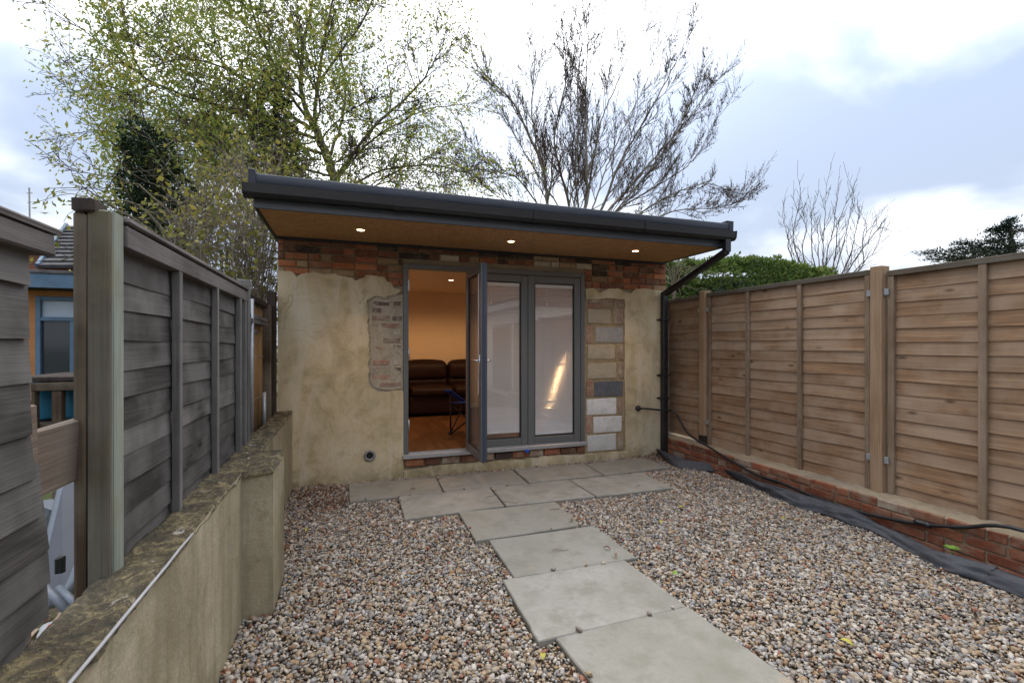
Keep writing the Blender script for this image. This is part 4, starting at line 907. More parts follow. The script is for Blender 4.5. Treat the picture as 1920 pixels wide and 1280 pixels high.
for uu, lb in ((88, 'blue gas bottle on the left in the dark timber rack'), (143, 'blue gas bottle beside the fence post in the dark timber rack')):
    xx = at(uu, 0, ry+.25).x; GB = thing('gas_bottle', lb, 'gas bottle', (xx, ry+.25, sz), 'gas bottles in the rack'); c = (xx, ry+.25, sz)
    mb = MB(); mb.lathe([(.10, .0), (.145, .012), (.15, .03), (.15, .20), (.13, .245), (.08, .265), (.03, .27)], c, 24); obj('body', mb, 'gas_blue', GB, smooth=True)
    mb = MB(); mb.lathe([(.09, .26), (.095, .30), (.088, .30), (.085, .255)], c, 18); obj('collar', mb, 'gas_blue', GB, smooth=True)
    mb = MB(); mb.lathe([(.03, .265), (.025, .285), (.012, .29), (.012, .31)], c, 12); obj('valve', mb, 'alu', GB, smooth=True)
# folding table tipped on its side behind the gap
FT = thing('folding_table', 'pale grey folding table tipped on edge behind the fence gap', 'table', (-1.3, 2.5, 0))
def tt(u, v, Y): return at(u, v, Y)
P0, P1, P2, P3 = tt(60, 1140, 2.2), tt(122, 1110, 2.2), tt(215, 880, 2.6), tt(122, 880, 2.6)
nrm = (P1-P0).cross(P3-P0).normalized(); nrm = nrm if nrm.y < 0 else -nrm
mb = MB(); out = []
cs = [P0, P1, P2, P3]
for i in range(4):
    p, a, b = cs[i], cs[i-1], cs[(i+1) % 4]; ra = min(.06, (a-p).length*.4)
    for k in range(5):
        t = k/4; u_ = p+(a-p).normalized()*ra; w_ = p+(b-p).normalized()*ra; out.append(u_*(1-t)**2+p*2*t*(1-t)+w_*t*t)
n_ = len(out); mb.add([o_+nrm*.0 for o_ in out]+[o_-nrm*.04 for o_ in out], [tuple(range(n_)), tuple(range(n_, 2*n_))[::-1]]+[(i, (i+1) % n_, (i+1) % n_+n_, i+n_) for i in range(n_)]); obj('tabletop', mb, 'table_grey', FT)
mb = MB(); ring = [o_-nrm*.02 for o_ in out]; mb.tube(ring+[ring[0]], .024, 6, False); obj('rim', mb, 'leg_grey', FT, smooth=True)
for (ua, va, ub, vb) in ((72, 1090, 132, 1150), (110, 1102, 150, 1142)):
    mb = MB(); mb.tube([tt(ua, va, 2.15), tt(ub, vb, 2.05)], .014, 8); obj('leg', mb, 'leg_grey', FT, smooth=True)
mb = MB(); p = tt(118, 1055, 2.2); mb.box((p.x-.012, p.y-.03, p.z-.03), (p.x+.012, p.y+.0, p.z+.03), .004, .002); obj('clip', mb, 'rubber_seal', FT)
mb = MB(); mb.tube([tt(86, 990, 2.8), tt(108, 948, 2.8)], .06, 14); mb.tube([tt(108, 948, 2.8), tt(109, 946, 2.8)], .066, 14); tag(obj('grey_pipe', mb, 'leg_grey', smooth=False, base=tt(86, 990, 2.8)), 'short grey plastic pipe lying behind the tipped folding table', 'pipe')
# rubble and a white sack
def blob(name, c, r, mat, seed, flat=.7, label=None, cat=None, group=None, sub=3, amp=.35):
    bm = bmesh.new(); bmesh.ops.create_icosphere(bm, subdivisions=sub, radius=1)
    mb = MB(); mb.add([(c[0]+v.co.x*r*(1+amp*noise.noise(v.co*1.6+V((seed, 0, 0)))), c[1]+v.co.y*r*(1+amp*noise.noise(v.co*1.6+V((seed, 0, 0)))), c[2]+v.co.z*r*flat*(1+amp*noise.noise(v.co*2+V((seed, 9, 0))))) for v in bm.verts], [tuple(v.index for v in f.verts) for f in bm.faces]); bm.free()
    return obj(name, mb, mat, label=label, cat=cat, group=group, base=c, smooth=sub > 2)
sk = at(107, 1185, 1.95); blob('plastic_sack', tuple(sk), .06, 'sack_white', 3, .6, 'crumpled white plastic sack with red print behind the mossy wall', 'sack', amp=.6)
mb = MB(); r_ = at(102, 1172, 1.87); mb.box((r_.x-.014, r_.y-.008, r_.z-.004), (r_.x+.014, r_.y+.004, r_.z+.004), .002, .003); obj('print', mb, 'red_plastic', bpy.data.objects['plastic_sack'])
mb = MB(); rg = random.Random(4)
for i in range(260):
    p = V((rg.uniform(-2.2, -.8), rg.uniform(1.3, 4.0), -.02)); r = rg.uniform(.015, .06); mb.box((p.x-r, p.y-r*.8, p.z-.01), (p.x+r, p.y+r*.8, p.z+r*.7), .005, r*.25, Matrix.Rotation(rg.uniform(0, 3), 3, 'Z'))
o = obj('rubble', mb, 'brick_smeared', kind='stuff')
# ================================================================ FURNITURE seen through the door
def rbox(mb, a, b, r=.06, seg=4, puff=0.):
    bm = bmesh.new(); bmesh.ops.create_cube(bm, size=1); d_ = [b[i]-a[i] for i in range(3)]; c = [(a[i]+b[i])/2 for i in range(3)]
    for v in bm.verts: v.co = V((v.co.x*d_[0], v.co.y*d_[1], v.co.z*d_[2]))
    bmesh.ops.bevel(bm, geom=bm.edges[:], offset=min(r, min(d_)*.45), segments=seg, profile=.5, affect='EDGES')
    if puff:
        bmesh.ops.subdivide_edges(bm, edges=[e for e in bm.edges if e.calc_length() > .15], cuts=3, use_grid_fill=True)
        for v in bm.verts:
            k = [1-min(1, abs(v.co[i])/(d_[i]/2))**2 for i in range(3)]; v.co += V((0, (-1 if v.co.y < 0 else 1)*puff*k[0]*k[2], (1 if v.co.z > 0 else 0)*puff*k[0]*k[1]))
    bm.verts.ensure_lookup_table(); mb.add([v.co+V(c) for v in bm.verts], [tuple(v.index for v in f.verts) for f in bm.faces]); bm.free(); return mb
SF = thing('sofa', 'dark brown leather sofa against the far wall seen through the open door', 'sofa', (1.75, 8.4, .25))
sx0, sx1, sy0, sy1, fz_ = .78, 2.72, 8.02, 8.90, .25
mb = MB(); rbox(mb, (sx0+.2, sy0+.02, fz_+.04), (sx1-.2, sy1, fz_+.36), .05); obj('base', mb, 'leather', SF, smooth=True)
for a, b in ((sx0, sx0+.22), (sx1-.22, sx1)):
    mb = MB(); rbox(mb, (a, sy0, fz_+.03), (b, sy1, fz_+.58), .09, 5, .02); obj('arm', mb, 'leather', SF, smooth=True)
wd = (sx1-sx0-.44)/2
for k in range(2):
    a = sx0+.22+k*wd; mb = MB(); rbox(mb, (a+.005, sy0-.02, fz_+.33), (a+wd-.005, sy1-.2, fz_+.50), .06, 4, .03); obj('seat_cushion', mb, 'leather', SF, smooth=True)
    mb = MB(); rbox(mb, (a-.09*(k == 0)+.004, sy1-.36, fz_+.56), (a+wd-.004+.09*(k == 1), sy1-.06, fz_+.92), .11, 5, .04); rbox(mb, (a+.005, sy1-.33, fz_+.45), (a+wd-.005, sy1-.1, fz_+.62), .06, 4, .02); obj('back_cushion', mb, 'leather', SF, smooth=True)
cc = at(893, 790, 6.35); cx0, cx1, cy0, cy1 = cc.x-.27, cc.x+.27, 6.10, 6.60
CH = thing('camping_chair', 'blue folding camping chair with dark legs just inside the open door', 'chair', (cc.x, 6.35, .25)); CH.rotation_euler = (0, 0, R(-42))
zs_ = .25
def tub(nm, pts, r=.011, mat='hose'):
    mb = MB(); mb.tube(pts, r, 8); return obj(nm, mb, mat, CH, smooth=True)
tub('leg', [(cx0, cy0, zs_), (cx1, cy0+.03, zs_+.42)]); tub('leg', [(cx1, cy0, zs_), (cx0, cy0+.03, zs_+.42)]); tub('leg', [(cx0, cy1, zs_), (cx1, cy1-.03, zs_+.42)]); tub('leg', [(cx1, cy1, zs_), (cx0, cy1-.03, zs_+.42)])
tub('leg', [(cx0, cy0, zs_), (cx0-.02, cy1-.03, zs_+.42)]); tub('leg', [(cx1, cy0, zs_), (cx1+.02, cy1-.03, zs_+.42)])
tub('arm_post', [(cx0, cy0+.02, zs_+.02), (cx0-.01, cy0+.02, zs_+.60)]); tub('arm_post', [(cx1, cy0+.02, zs_+.02), (cx1+.01, cy0+.02, zs_+.60)])
tub('back_post', [(cx0, cy1-.03, zs_+.40), (cx0, cy1+.12, zs_+.88)]); tub('back_post', [(cx1, cy1-.03, zs_+.40), (cx1, cy1+.12, zs_+.88)])
mb = MB(); sheet(mb, [V((cx0, cy0, zs_+.44)), V((cx1, cy0, zs_+.44)), V((cx1, cy1, zs_+.40)), V((cx0, cy1, zs_+.40))], 10, 10, .02, 4, V((0, 0, -1))); o = obj('seat', mb, 'blue_cloth', CH, smooth=True, fix=False); o.modifiers.new('t', 'SOLIDIFY').thickness = .006
mb = MB(); sheet(mb, [V((cx0, cy1-.02, zs_+.42)), V((cx1, cy1-.02, zs_+.42)), V((cx1, cy1+.12, zs_+.88)), V((cx0, cy1+.12, zs_+.88))], 10, 10, .02, 4, V((0, 1, 0))); o = obj('backrest', mb, 'blue_cloth', CH, smooth=True, fix=False); o.modifiers.new('t', 'SOLIDIFY').thickness = .006
for xx in (cx0-.01, cx1+.01):
    mb = MB(); mb.box((xx-.055, cy0-.05, zs_+.585), (xx+.055, cy1+.06, zs_+.61), .008); mb.v = [(v[0], v[1], v[2]-.50*max(0, (v[1]-cy0))) for v in mb.v]; obj('armrest', mb, 'blue_cloth', CH)
for xx, yy in ((cx0, cy0), (cx1, cy0), (cx0, cy1), (cx1, cy1)):
    mb = MB(); mb.lathe([(.001, 0), (.022, 0), (.02, .03), (.012, .035)], (xx, yy, zs_), 10); obj('foot', mb, 'hose', CH)
# ================================================================ TREES AND SHRUBS
class Tree:
    def __init__(s, seed): s.rg = random.Random(seed); s.wood = MB(); s.twig = MB(); s.leaf = MB(); s.ends = []
    def rv(s): return V((s.rg.gauss(0, 1), s.rg.gauss(0, 1), s.rg.gauss(0, 1)))
    def line(s, pts, r0, r1):
        n_ = len(pts); rs = [r0+(r1-r0)*i/(n_-1) for i in range(n_)]
        if r0 > .022: s.wood.tube(pts, rs, 7 if r0 > .06 else 5, False)
        else: s.twig.tube(pts, rs, 3, False)
    def grow(s, p, d, L_, r, lvl, P):
        rg = s.rg; n_ = max(3, int(L_/P['seg'][min(lvl, len(P['seg'])-1)])); pts = [p]; dirs = [d]; d = d.normalized()
        for i in range(n_):
            d = (d+s.rv()*P['wig']+V((0, 0, P['up'][min(lvl, len(P['up'])-1)]))).normalized(); p = p+d*(L_/n_); pts.append(p); dirs.append(d)
        r1 = max(P['rmin'], r*.35); s.line(pts, r, r1); s.spawn(pts, dirs, L_, r, r1, lvl, P)
    def spawn(s, pts, dirs, L_, r, r1, lvl, P):
        rg = s.rg
        if lvl >= P['max']:
            s.ends.append((pts, dirs)); return
        k = P['kids'][min(lvl, len(P['kids'])-1)]; k = max(1, int(k*rg.uniform(.7, 1.3)))
        for j in range(k):
            t = P['t0']+(1-P['t0'])*(j+rg.random())/k; f = t*(len(pts)-1); i = min(int(f), len(pts)-2); q = pts[i].lerp(pts[i+1], f-i); dd = dirs[min(i+1, len(dirs)-1)]
            side = dd.cross(s.rv()); 
            if side.length < 1e-4: continue
            a = R(rg.uniform(*P['ang'])); nd = dd*cos(a)+side.normalized()*sin(a)
            s.grow(q, nd, L_*rg.uniform(*P['ratio'])*(1-.45*t), max(P['rmin'], (r+(r1-r)*t)*.62), lvl+1, P)
        if lvl+1 <= P['max']: s.grow(pts[-1], dirs[-1], L_*.5, r1, lvl+1, P)
    def limb(s, pts, r0, r1, P, lvl=0):
        q = [V(p) for p in pts]; n_ = max(6, int(sum((b-a).length for a, b in zip(q, q[1:]))/.25)); out = [cr(q, i/n_*(len(q)-1)) for i in range(n_+1)]
        out = [p+s.rv()*.012 for p in out]; s.line(out, r0, r1); dirs = [(out[min(i+1, n_)]-out[max(i-1, 0)]).normalized() for i in range(n_+1)]
        s.spawn(out, dirs, sum((b-a).length for a, b in zip(out, out[1:]))*P.get('lsc', .6), r0, r1, lvl, P)
def blade(mb, p, d, n_, L_, W, t, fold=.25):
    """one leaf: two triangles-pairs folded on the midrib"""
    sd = d.cross(n_)
    if sd.length < 1e-5: sd = d.orthogonal()
    sd.normalize(); up = sd.cross(d)
    m1 = p+d*L_*.5
    mb.add([p, m1+sd*W*.5+up*W*fold, p+d*L_-up*L_*.08, m1-sd*W*.5+up*W*fold], [(0, 1, 2), (0, 2, 3)], t)
def put_leaves(tr, per, Lr, Wr, droop, clump, keep=lambda p: True, tintf=None):
    rg = tr.rg
    for pts, dirs in tr.ends:
        for _ in range(per if isinstance(per, int) else per(pts[-1])):
            f = rg.uniform(.25, 1)*(len(pts)-1); i = min(int(f), len(pts)-2); q = pts[i].lerp(pts[i+1], f-i)+tr.rv()*clump
            if not keep(q): continue
            d = (dirs[min(i+1, len(dirs)-1)]*.6+tr.rv()*.8+V((0, 0, -droop))).normalized()
            blade(tr.leaf, q, d, tr.rv(), rg.uniform(*Lr), rg.uniform(*Wr), min(1, max(0, rg.gauss(.45, .25))) if tintf is None else tintf(q, rg))
def finish(tr, name, label, cat, base, bark, leafm, twigm='twig', crown='crown', group=None):
    T_ = thing(name, label, cat, base, group)
    if tr.wood.v: obj('trunk', tr.wood, bark, T_, smooth=True, fix=False)
    if tr.twig.v: o = obj('twigs', tr.twig, twigm, T_, smooth=False, fix=False); o['kind'] = 'stuff'
    if tr.leaf.v: o = obj('leaves', tr.leaf, leafm, T_, fix=False); o['kind'] = 'stuff'
    return T_
# ---- the big yellow green tree behind the studio
TY = 14.0; tp = lambda u, v, dy=0.: at(u, v, TY+dy)
PA = dict(seg=(.3, .28, .22, .2), wig=.16, up=(.06, .05, .02, -.02), rmin=.006, kids=(11, 7, 5, 3), max=3, t0=.2, ang=(22, 60), ratio=(.42, .68), lsc=.5)
t = Tree(21); base = tp(640, 700); base.z = 0; root = [base, tp(640, 420), tp(622, 320), tp(600, 262), tp(586, 232)]
t.limb(root, .15, .10, dict(PA, max=-1))
for pts, r in (([tp(586, 232), tp(566, 180, .2), tp(568, 90, .3), tp(585, 10, .3), tp(590, -90, .3)], .12), ([tp(588, 236), tp(597, 160, -.4), tp(606, 80, -.7), tp(625, 0, -1), tp(640, -80, -1)], .085),
               ([tp(592, 245), tp(545, 180, -.6), tp(500, 95, -1.2), tp(470, 10, -1.6), tp(455, -70, -1.8)], .08), ([tp(580, 240), tp(510, 190, .8), tp(430, 130, 1.4), tp(370, 60, 1.8), tp(300, -20, 2)], .085),
               ([tp(600, 262), tp(520, 235, -.6), tp(420, 200, -1.4), tp(320, 170, -2), tp(250, 130, -2.3), tp(205, 95, -2.4)], .075), ([tp(610, 290), tp(520, 265, .6), tp(420, 245, 1.2), tp(310, 210, 1.6), tp(235, 175, 1.8), tp(185, 155, 1.9)], .07),
               ([tp(615, 300), tp(640, 230, .4), tp(648, 160, .7), tp(640, 80, 1), (tp(660, 0, 1.1))], .075), ([tp(630, 330), tp(700, 240, -.5), tp(765, 180, -1), tp(800, 140, -1.2), tp(830, 85, -1.3)], .075),
               ([tp(632, 335), tp(690, 270, .6), tp(740, 235, .9), tp(800, 205, 1.2), tp(872, 195, 1.3)], .06), ([tp(636, 360), tp(720, 320, -.4), tp(800, 310, -.9), tp(860, 320, -1.2), tp(905, 335, -1.3)], .05),
               ([tp(630, 380), tp(530, 330, -.8), tp(420, 310, -1.4), tp(320, 300, -2), tp(255, 322, -2.3), tp(210, 335, -2.3)], .06), ([tp(620, 330), tp(500, 300, .8), tp(380, 270, 1.5), tp(280, 252, 1.9), tp(215, 240, 2)], .055),
               ([tp(640, 400), tp(560, 350, -1), tp(480, 330, -1.6), tp(400, 350, -2)], .05), ([tp(640, 400), tp(700, 350, 1), tp(760, 340, 1.6), tp(830, 350, 2)], .045), ([tp(640, 400), tp(690, 350, -1.5), tp(750, 322, -2), tp(830, 325, -2.2)], .03), ([tp(640, 400), tp(600, 350, -1.8), tp(540, 318, -2.2), tp(480, 300, -2.4)], .03), ([tp(640, 400), tp(650, 340, -1.8), tp(660, 310, -2.2), tp(670, 290, -2.4)], .03), ([tp(640, 400), tp(720, 335, .8), tp(790, 300, 1.2), tp(840, 300, 1.4)], .03), ([tp(600, 262), tp(560, 270, -1.2), tp(520, 250, -1.8), tp(470, 225, -2.2), tp(430, 180, -2.4)], .04), ([tp(600, 300), tp(560, 300, -1.4), tp(500, 310, -2), tp(430, 290, -2.5), tp(370, 270, -2.6)], .04), ([tp(600, 262), tp(620, 240, -1.2), tp(650, 210, -1.8), tp(690, 190, -2.1)], .035), ([tp(615, 310), tp(640, 300, -1.4), tp(670, 285, -2), tp(720, 275, -2.3)], .035), ([tp(540, 175), tp(470, 150, -1.4), tp(400, 120, -2), tp(330, 100, -2.2), tp(270, 60, -2.3)], .045), ([tp(520, 235), tp(440, 180, .3), tp(370, 150, .4), tp(300, 110, .5)], .04), ([tp(590, 235), tp(600, 200, -1.5), tp(585, 130, -2), tp(560, 60, -2.2), tp(540, 10, -2.3)], .04),
               ([tp(570, 160), tp(500, 80, .8), tp(420, 0, 1.5), tp(380, -70, 2)], .06), ([tp(600, 150), tp(660, 70, -.6), tp(700, 0, -1), tp(730, -80, -1.2)], .055)):
    t.limb(pts, r*.66, .012, PA)
def dens(p):
    d = p.y*CA+p.x*SA; u = 960+F*(p.x*CA-p.y*SA)/d
    k = 30 if u < 500 else (26 if u < 640 else (18 if u < 740 else 6)); 
    if u < 195: k = 3
    return max(0, int(k*(.35+.75*(noise.noise(p*.9)+.5))))
vox = {}
def airy(p):                                   # an even, open crown: no more than a few leaves in each pocket of air
    k = (int(p.x/.42+99), int(p.y/.42), int(p.z/.42)); vox[k] = vox.get(k, 0)+1
    d = p.y*CA+p.x*SA; u = 960+F*(p.x*CA-p.y*SA)/d
    return vox[k] <= (25 if u < 500 else (19 if u < 670 else 11))*(.55+1.2*abs(noise.noise(p*.8)))
put_leaves(t, dens, (.07, .15), (.032, .058), .6, .20, airy)
finish(t, 'ash_tree', 'tall spreading tree with thinning yellow green autumn leaves behind the studio', 'tree', tuple(base), 'bark', 'leaf_tree')
# ---- leafy mass builder: evergreen, hedge
def leafball(mb, c, rx, ry, rz, n_, L_, W, rg, tint=(.45, .25), lump=1.3, shell=.55, seed=0):
    for _ in range(n_):
        v = V((rg.gauss(0, 1), rg.gauss(0, 1), rg.gauss(0, 1))).normalized(); k = (1+.35*noise.noise(v*lump+V((seed, 0, 0))))*rg.uniform(shell, 1.0)**.7
        p = V((c[0]+v.x*rx*k, c[1]+v.y*ry*k, c[2]+v.z*rz*k)); d = (v+V((rg.gauss(0, .7), rg.gauss(0, .7), rg.gauss(0, .7)-.3))).normalized()
        blade(mb, p, d, v+V((rg.gauss(0, .4), rg.gauss(0, .4), rg.gauss(0, .4))), rg.uniform(*L_), rg.uniform(*W), min(1, max(0, rg.gauss(*tint))))
EY = 11.0; ep = lambda u, v, dy=0.: at(u, v, EY+dy)
t = Tree(33); b0 = ep(300, 600); b0.z = 0; PE = dict(PA, kids=(6, 4), max=1, seg=(.25, .2), lsc=.3)
t.limb([b0, ep(300, 480), ep(290, 380), ep(280, 280), ep(275, 240)], .1, .02, PE)
for (u, v, rr_, hh_) in ((262, 262, .34, .36), (285, 300, .55, .5), (268, 345, .5, .45), (310, 355, .55, .5), (300, 410, .6, .55), (340, 440, .6, .6), (265, 400, .35, .4), (370, 400, .35, .4), (310, 490, .7, .6)):
    leafball(t.leaf, ep(u, v, t.rg.uniform(-.3, .3)), rr_, rr_, hh_, int(1500*rr_/.5), (.05, .09), (.03, .05), t.rg, seed=u)
finish(t, 'evergreen_tree', 'dark ivy clad evergreen tree left of the yellow green tree', 'tree', tuple(b0), 'bark', 'leaf_dark')
iv = MB(); rg = random.Random(2)
for (u, v, rr_) in ((520, 165, .42), (512, 210, .5), (528, 255, .5), (500, 285, .55), (545, 300, .4), (490, 245, .35), (530, 330, .5), (420, 275, .5), (395, 250, .4)):
    leafball(iv, tp(u, v, .5), rr_, rr_, rr_*1.3, 900, (.07, .12), (.04, .07), rg, seed=v)
mb = MB(); mb.tube([tp(545, 700, .5)*1, tp(540, 420, .5), tp(525, 300, .5), tp(515, 190, .5), tp(520, 130, .5)], [.1, .1, .08, .06, .02], 6)
IV = thing('ivy', 'dark ivy climbing the limbs in the middle of the yellow green tree', 'ivy', tuple(tp(530, 380, .5))); obj('stem', mb, 'bark', IV); o = obj('leaves', iv, 'leaf_dark', IV, fix=False); o['kind'] = 'stuff'
# ---- twiggy yellowing shrub at the studio's corner
SYY = 6.3; sp_ = lambda u, v, dy=0.: at(u, v, SYY+dy); t = Tree(44); b0 = sp_(450, 800); b0.z = 0
PS = dict(seg=(.12, .09, .07), wig=.28, up=(.03, .0, -.03), rmin=.0022, kids=(9, 6, 4), max=2, t0=.15, ang=(25, 75), ratio=(.4, .8), lsc=.5)
for i in range(46):
    u, v = t.rg.uniform(345, 530), t.rg.uniform(365, 470); dy = t.rg.uniform(-.4, .9)
    t.limb([b0+V((t.rg.uniform(-.4, .5), t.rg.uniform(-.2, .5), 0)), sp_(450+(u-450)*.45, 640, dy*.5), sp_(450+(u-450)*.8, (v+640)/2-30, dy), sp_(u, v, dy)], .014, .004, PS)
put_leaves(t, lambda p: 1 if t.rg.random() < .8 else 0, (.055, .09), (.04, .06), .3, .05)
finish(t, 'shrub', 'twiggy shrub with sparse yellow leaves between the fence and studio roof', 'shrub', tuple(b0), 'twig_grey', 'leaf_yellow', 'twig_grey')
# ---- branch with yellow leaves low on the left
LY = 7.5; lp = lambda u, v, dy=0.: at(u, v, LY+dy); t = Tree(52); b0 = lp(330, 700); b0.z = 0
PL_ = dict(PS, seg=(.15, .12), kids=(7, 3), max=1, lsc=.35, rmin=.003)
for pts in ([b0, lp(330, 520), lp(280, 430), lp(225, 395), lp(180, 365), lp(150, 345)], [b0, lp(335, 520), lp(300, 420), lp(240, 380), lp(195, 378), lp(160, 370)], [b0, lp(340, 500), lp(330, 420), lp(300, 380), lp(260, 350), lp(215, 330)], [b0, lp(350, 500), lp(380, 420), lp(400, 370), lp(420, 350)], [b0, lp(330, 560), lp(230, 480), lp(160, 470), lp(110, 490)]): t.limb(pts, .028, .005, PL_)
put_leaves(t, 6, (.06, .10), (.03, .045), .5, .07)
finish(t, 'sapling', 'young tree with pale yellow leaves rising behind the old grey fence', 'tree', tuple(b0), 'bark', 'leaf_yellow')
# ---- bare fan shaped tree behind the studio roof
BYY = 15.0; bp = lambda u, v, dy=0.: at(u, v, BYY+dy); t = Tree(61); b0 = bp(1075, 640); b0.z = 0
PB_ = dict(seg=(.3, .25, .2, .16), wig=.11, up=(.13, .13, .10, .07), rmin=.0055, kids=(17, 9, 6), max=3, t0=.2, ang=(14, 40), ratio=(.34, .6), lsc=.42)
fork = bp(1072, 480)
for pts, r in (([b0, fork, bp(1030, 400), bp(1020, 325), bp(990, 250), bp(960, 190), bp(900, 130), bp(882, 105)], .10), ([b0, fork, bp(1028, 390, .3), bp(1022, 330, .5), bp(998, 220, .8), bp(1000, 150, 1), bp(1010, 40, 1)], .07),
               ([b0, fork, bp(1068, 390, -.4), bp(1050, 320, -.8), bp(1040, 250, -1), bp(1062, 150, -1.2), bp(1058, 80, -1.2)], .085), ([b0, fork, bp(1096, 390), bp(1100, 330), bp(1098, 230), bp(1100, 130), bp(1104, 55)], .10),
               ([b0, fork, bp(1100, 380, .5), bp(1112, 300, .9), bp(1130, 220, 1.2), bp(1160, 150, 1.4), bp(1196, 60, 1.4)], .075), ([b0, fork, bp(1128, 392, -.5), bp(1160, 310, -1), bp(1200, 240, -1.5), bp(1245, 160, -1.8), bp(1275, 100, -2)], .085),
               ([b0, fork, bp(1140, 395), bp(1190, 340), bp(1250, 270), bp(1300, 210), bp(1330, 165)], .085), ([b0, fork, bp(1150, 400, .6), bp(1230, 350, 1), bp(1300, 300, 1.3), bp(1338, 230, 1.4)], .07),
               ([b0, fork, bp(1190, 405, -.4), bp(1260, 365, -.8), bp(1320, 345, -1), bp(1355, 352, -1.1)], .06), ([b0, fork, bp(1010, 385, -.6), bp(970, 335, -1), bp(930, 320, -1.2), bp(895, 285, -1.3)], .05),
               ([b0, fork, bp(1085, 400, -.8), bp(1078, 330, -1.4), bp(1085, 240, -1.8), bp(1082, 150, -2), bp(1090, 90, -2)], .06), ([b0, fork, bp(1110, 395, 1.2), bp(1135, 320, 1.8), bp(1165, 250, 2.2), bp(1200, 180, 2.4), bp(1232, 110, 2.5)], .06), ([b0, fork, bp(1050, 395, 1.2), bp(1010, 330, 1.8), bp(975, 270, 2.2), bp(945, 215, 2.4), bp(925, 170, 2.5)], .05), ([b0, fork, bp(1150, 400, -1.2), bp(1210, 330, -1.8), bp(1265, 250, -2.2), bp(1300, 180, -2.4)], .055), ([b0, fork, bp(1200, 420), bp(1270, 395), bp(1340, 390), bp(1380, 380)], .05), ([b0, fork, bp(1000, 400, .5), bp(940, 372, .8), bp(900, 340, 1), bp(870, 300, 1)], .04), ([b0, fork, bp(1075, 400, 1), bp(1085, 300, 1.6), bp(1070, 200, 2), bp(1075, 110, 2)], .07)):
    t.limb(pts[1:], r*.68, .010, PB_)
t.limb([b0, bp(1072, 560), fork+V((0, 0, .3))], .22, .16, dict(PB_, max=-1))
for pts, dirs in t.ends:                      # hanging seed keys
    u = 960+F*(pts[-1].x*CA-pts[-1].y*SA)/(pts[-1].y*CA+pts[-1].x*SA)
    for _ in range(1):
        if t.rg.random() < (.22 if u > 1080 else .08): blade(t.leaf, pts[t.rg.randrange(len(pts))]+t.rv()*.03, V((t.rg.gauss(0, .2), t.rg.gauss(0, .2), -1)), t.rv(), t.rg.uniform(.06, .11), t.rg.uniform(.03, .05), .1)
o = finish(t, 'bare_tree', 'large bare multi stemmed tree fanning out above the studio roof', 'tree', tuple(b0), 'bark_pale', 'twig')
# ---- small bare pollard past the hedge
CY_ = 14.0; cp = lambda u, v, dy=0.: at(u, v, CY_+dy); t = Tree(71); b0 = cp(1550, 640); b0.z = 0
PC = dict(seg=(.2, .16, .14), wig=.08, up=(.10, .08, .08), rmin=.0055, kids=(13, 6), max=2, t0=.12, ang=(12, 36), ratio=(.30, .55), lsc=.32)
for pts in ([(1530, 560), (1484, 480), (1476, 440), (1467, 385)], [(1530, 560), (1492, 470), (1490, 420), (1500, 362)], [(1535, 560), (1505, 480), (1512, 430), (1500, 380)], [(1540, 560), (1524, 480), (1522, 420), (1522, 375)], [(1545, 560), (1543, 480), (1546, 400), (1549, 338)], [(1545, 560), (1552, 470), (1562, 410), (1570, 348)], [(1548, 560), (1536, 500), (1535, 450), (1530, 390)],
            [(1550, 560), (1566, 480), (1572, 420), (1588, 355)], [(1552, 560), (1575, 480), (1590, 420), (1598, 352)], [(1555, 560), (1590, 490), (1605, 430), (1612, 385)], [(1556, 560), (1595, 500), (1630, 450), (1650, 405), (1664, 408)], [(1560, 560), (1600, 510), (1640, 470), (1652, 440)], [(1556, 560), (1615, 500), (1618, 450), (1640, 395)]):
    t.limb([b0+V((0, 0, 1.2))]+[cp(u, v+(22 if v < 420 else 0), t.rg.uniform(-.6, .6)) for u, v in pts], .032, .008, PC)
t.limb([b0, b0+V((0, 0, .8)), b0+V((0, 0, 1.4))], .22, .2, dict(PC, max=-1))
finish(t, 'pollard_tree', 'small bare pollarded tree with upright shoots beyond the green hedge', 'tree', tuple(b0), 'twig', 'twig')
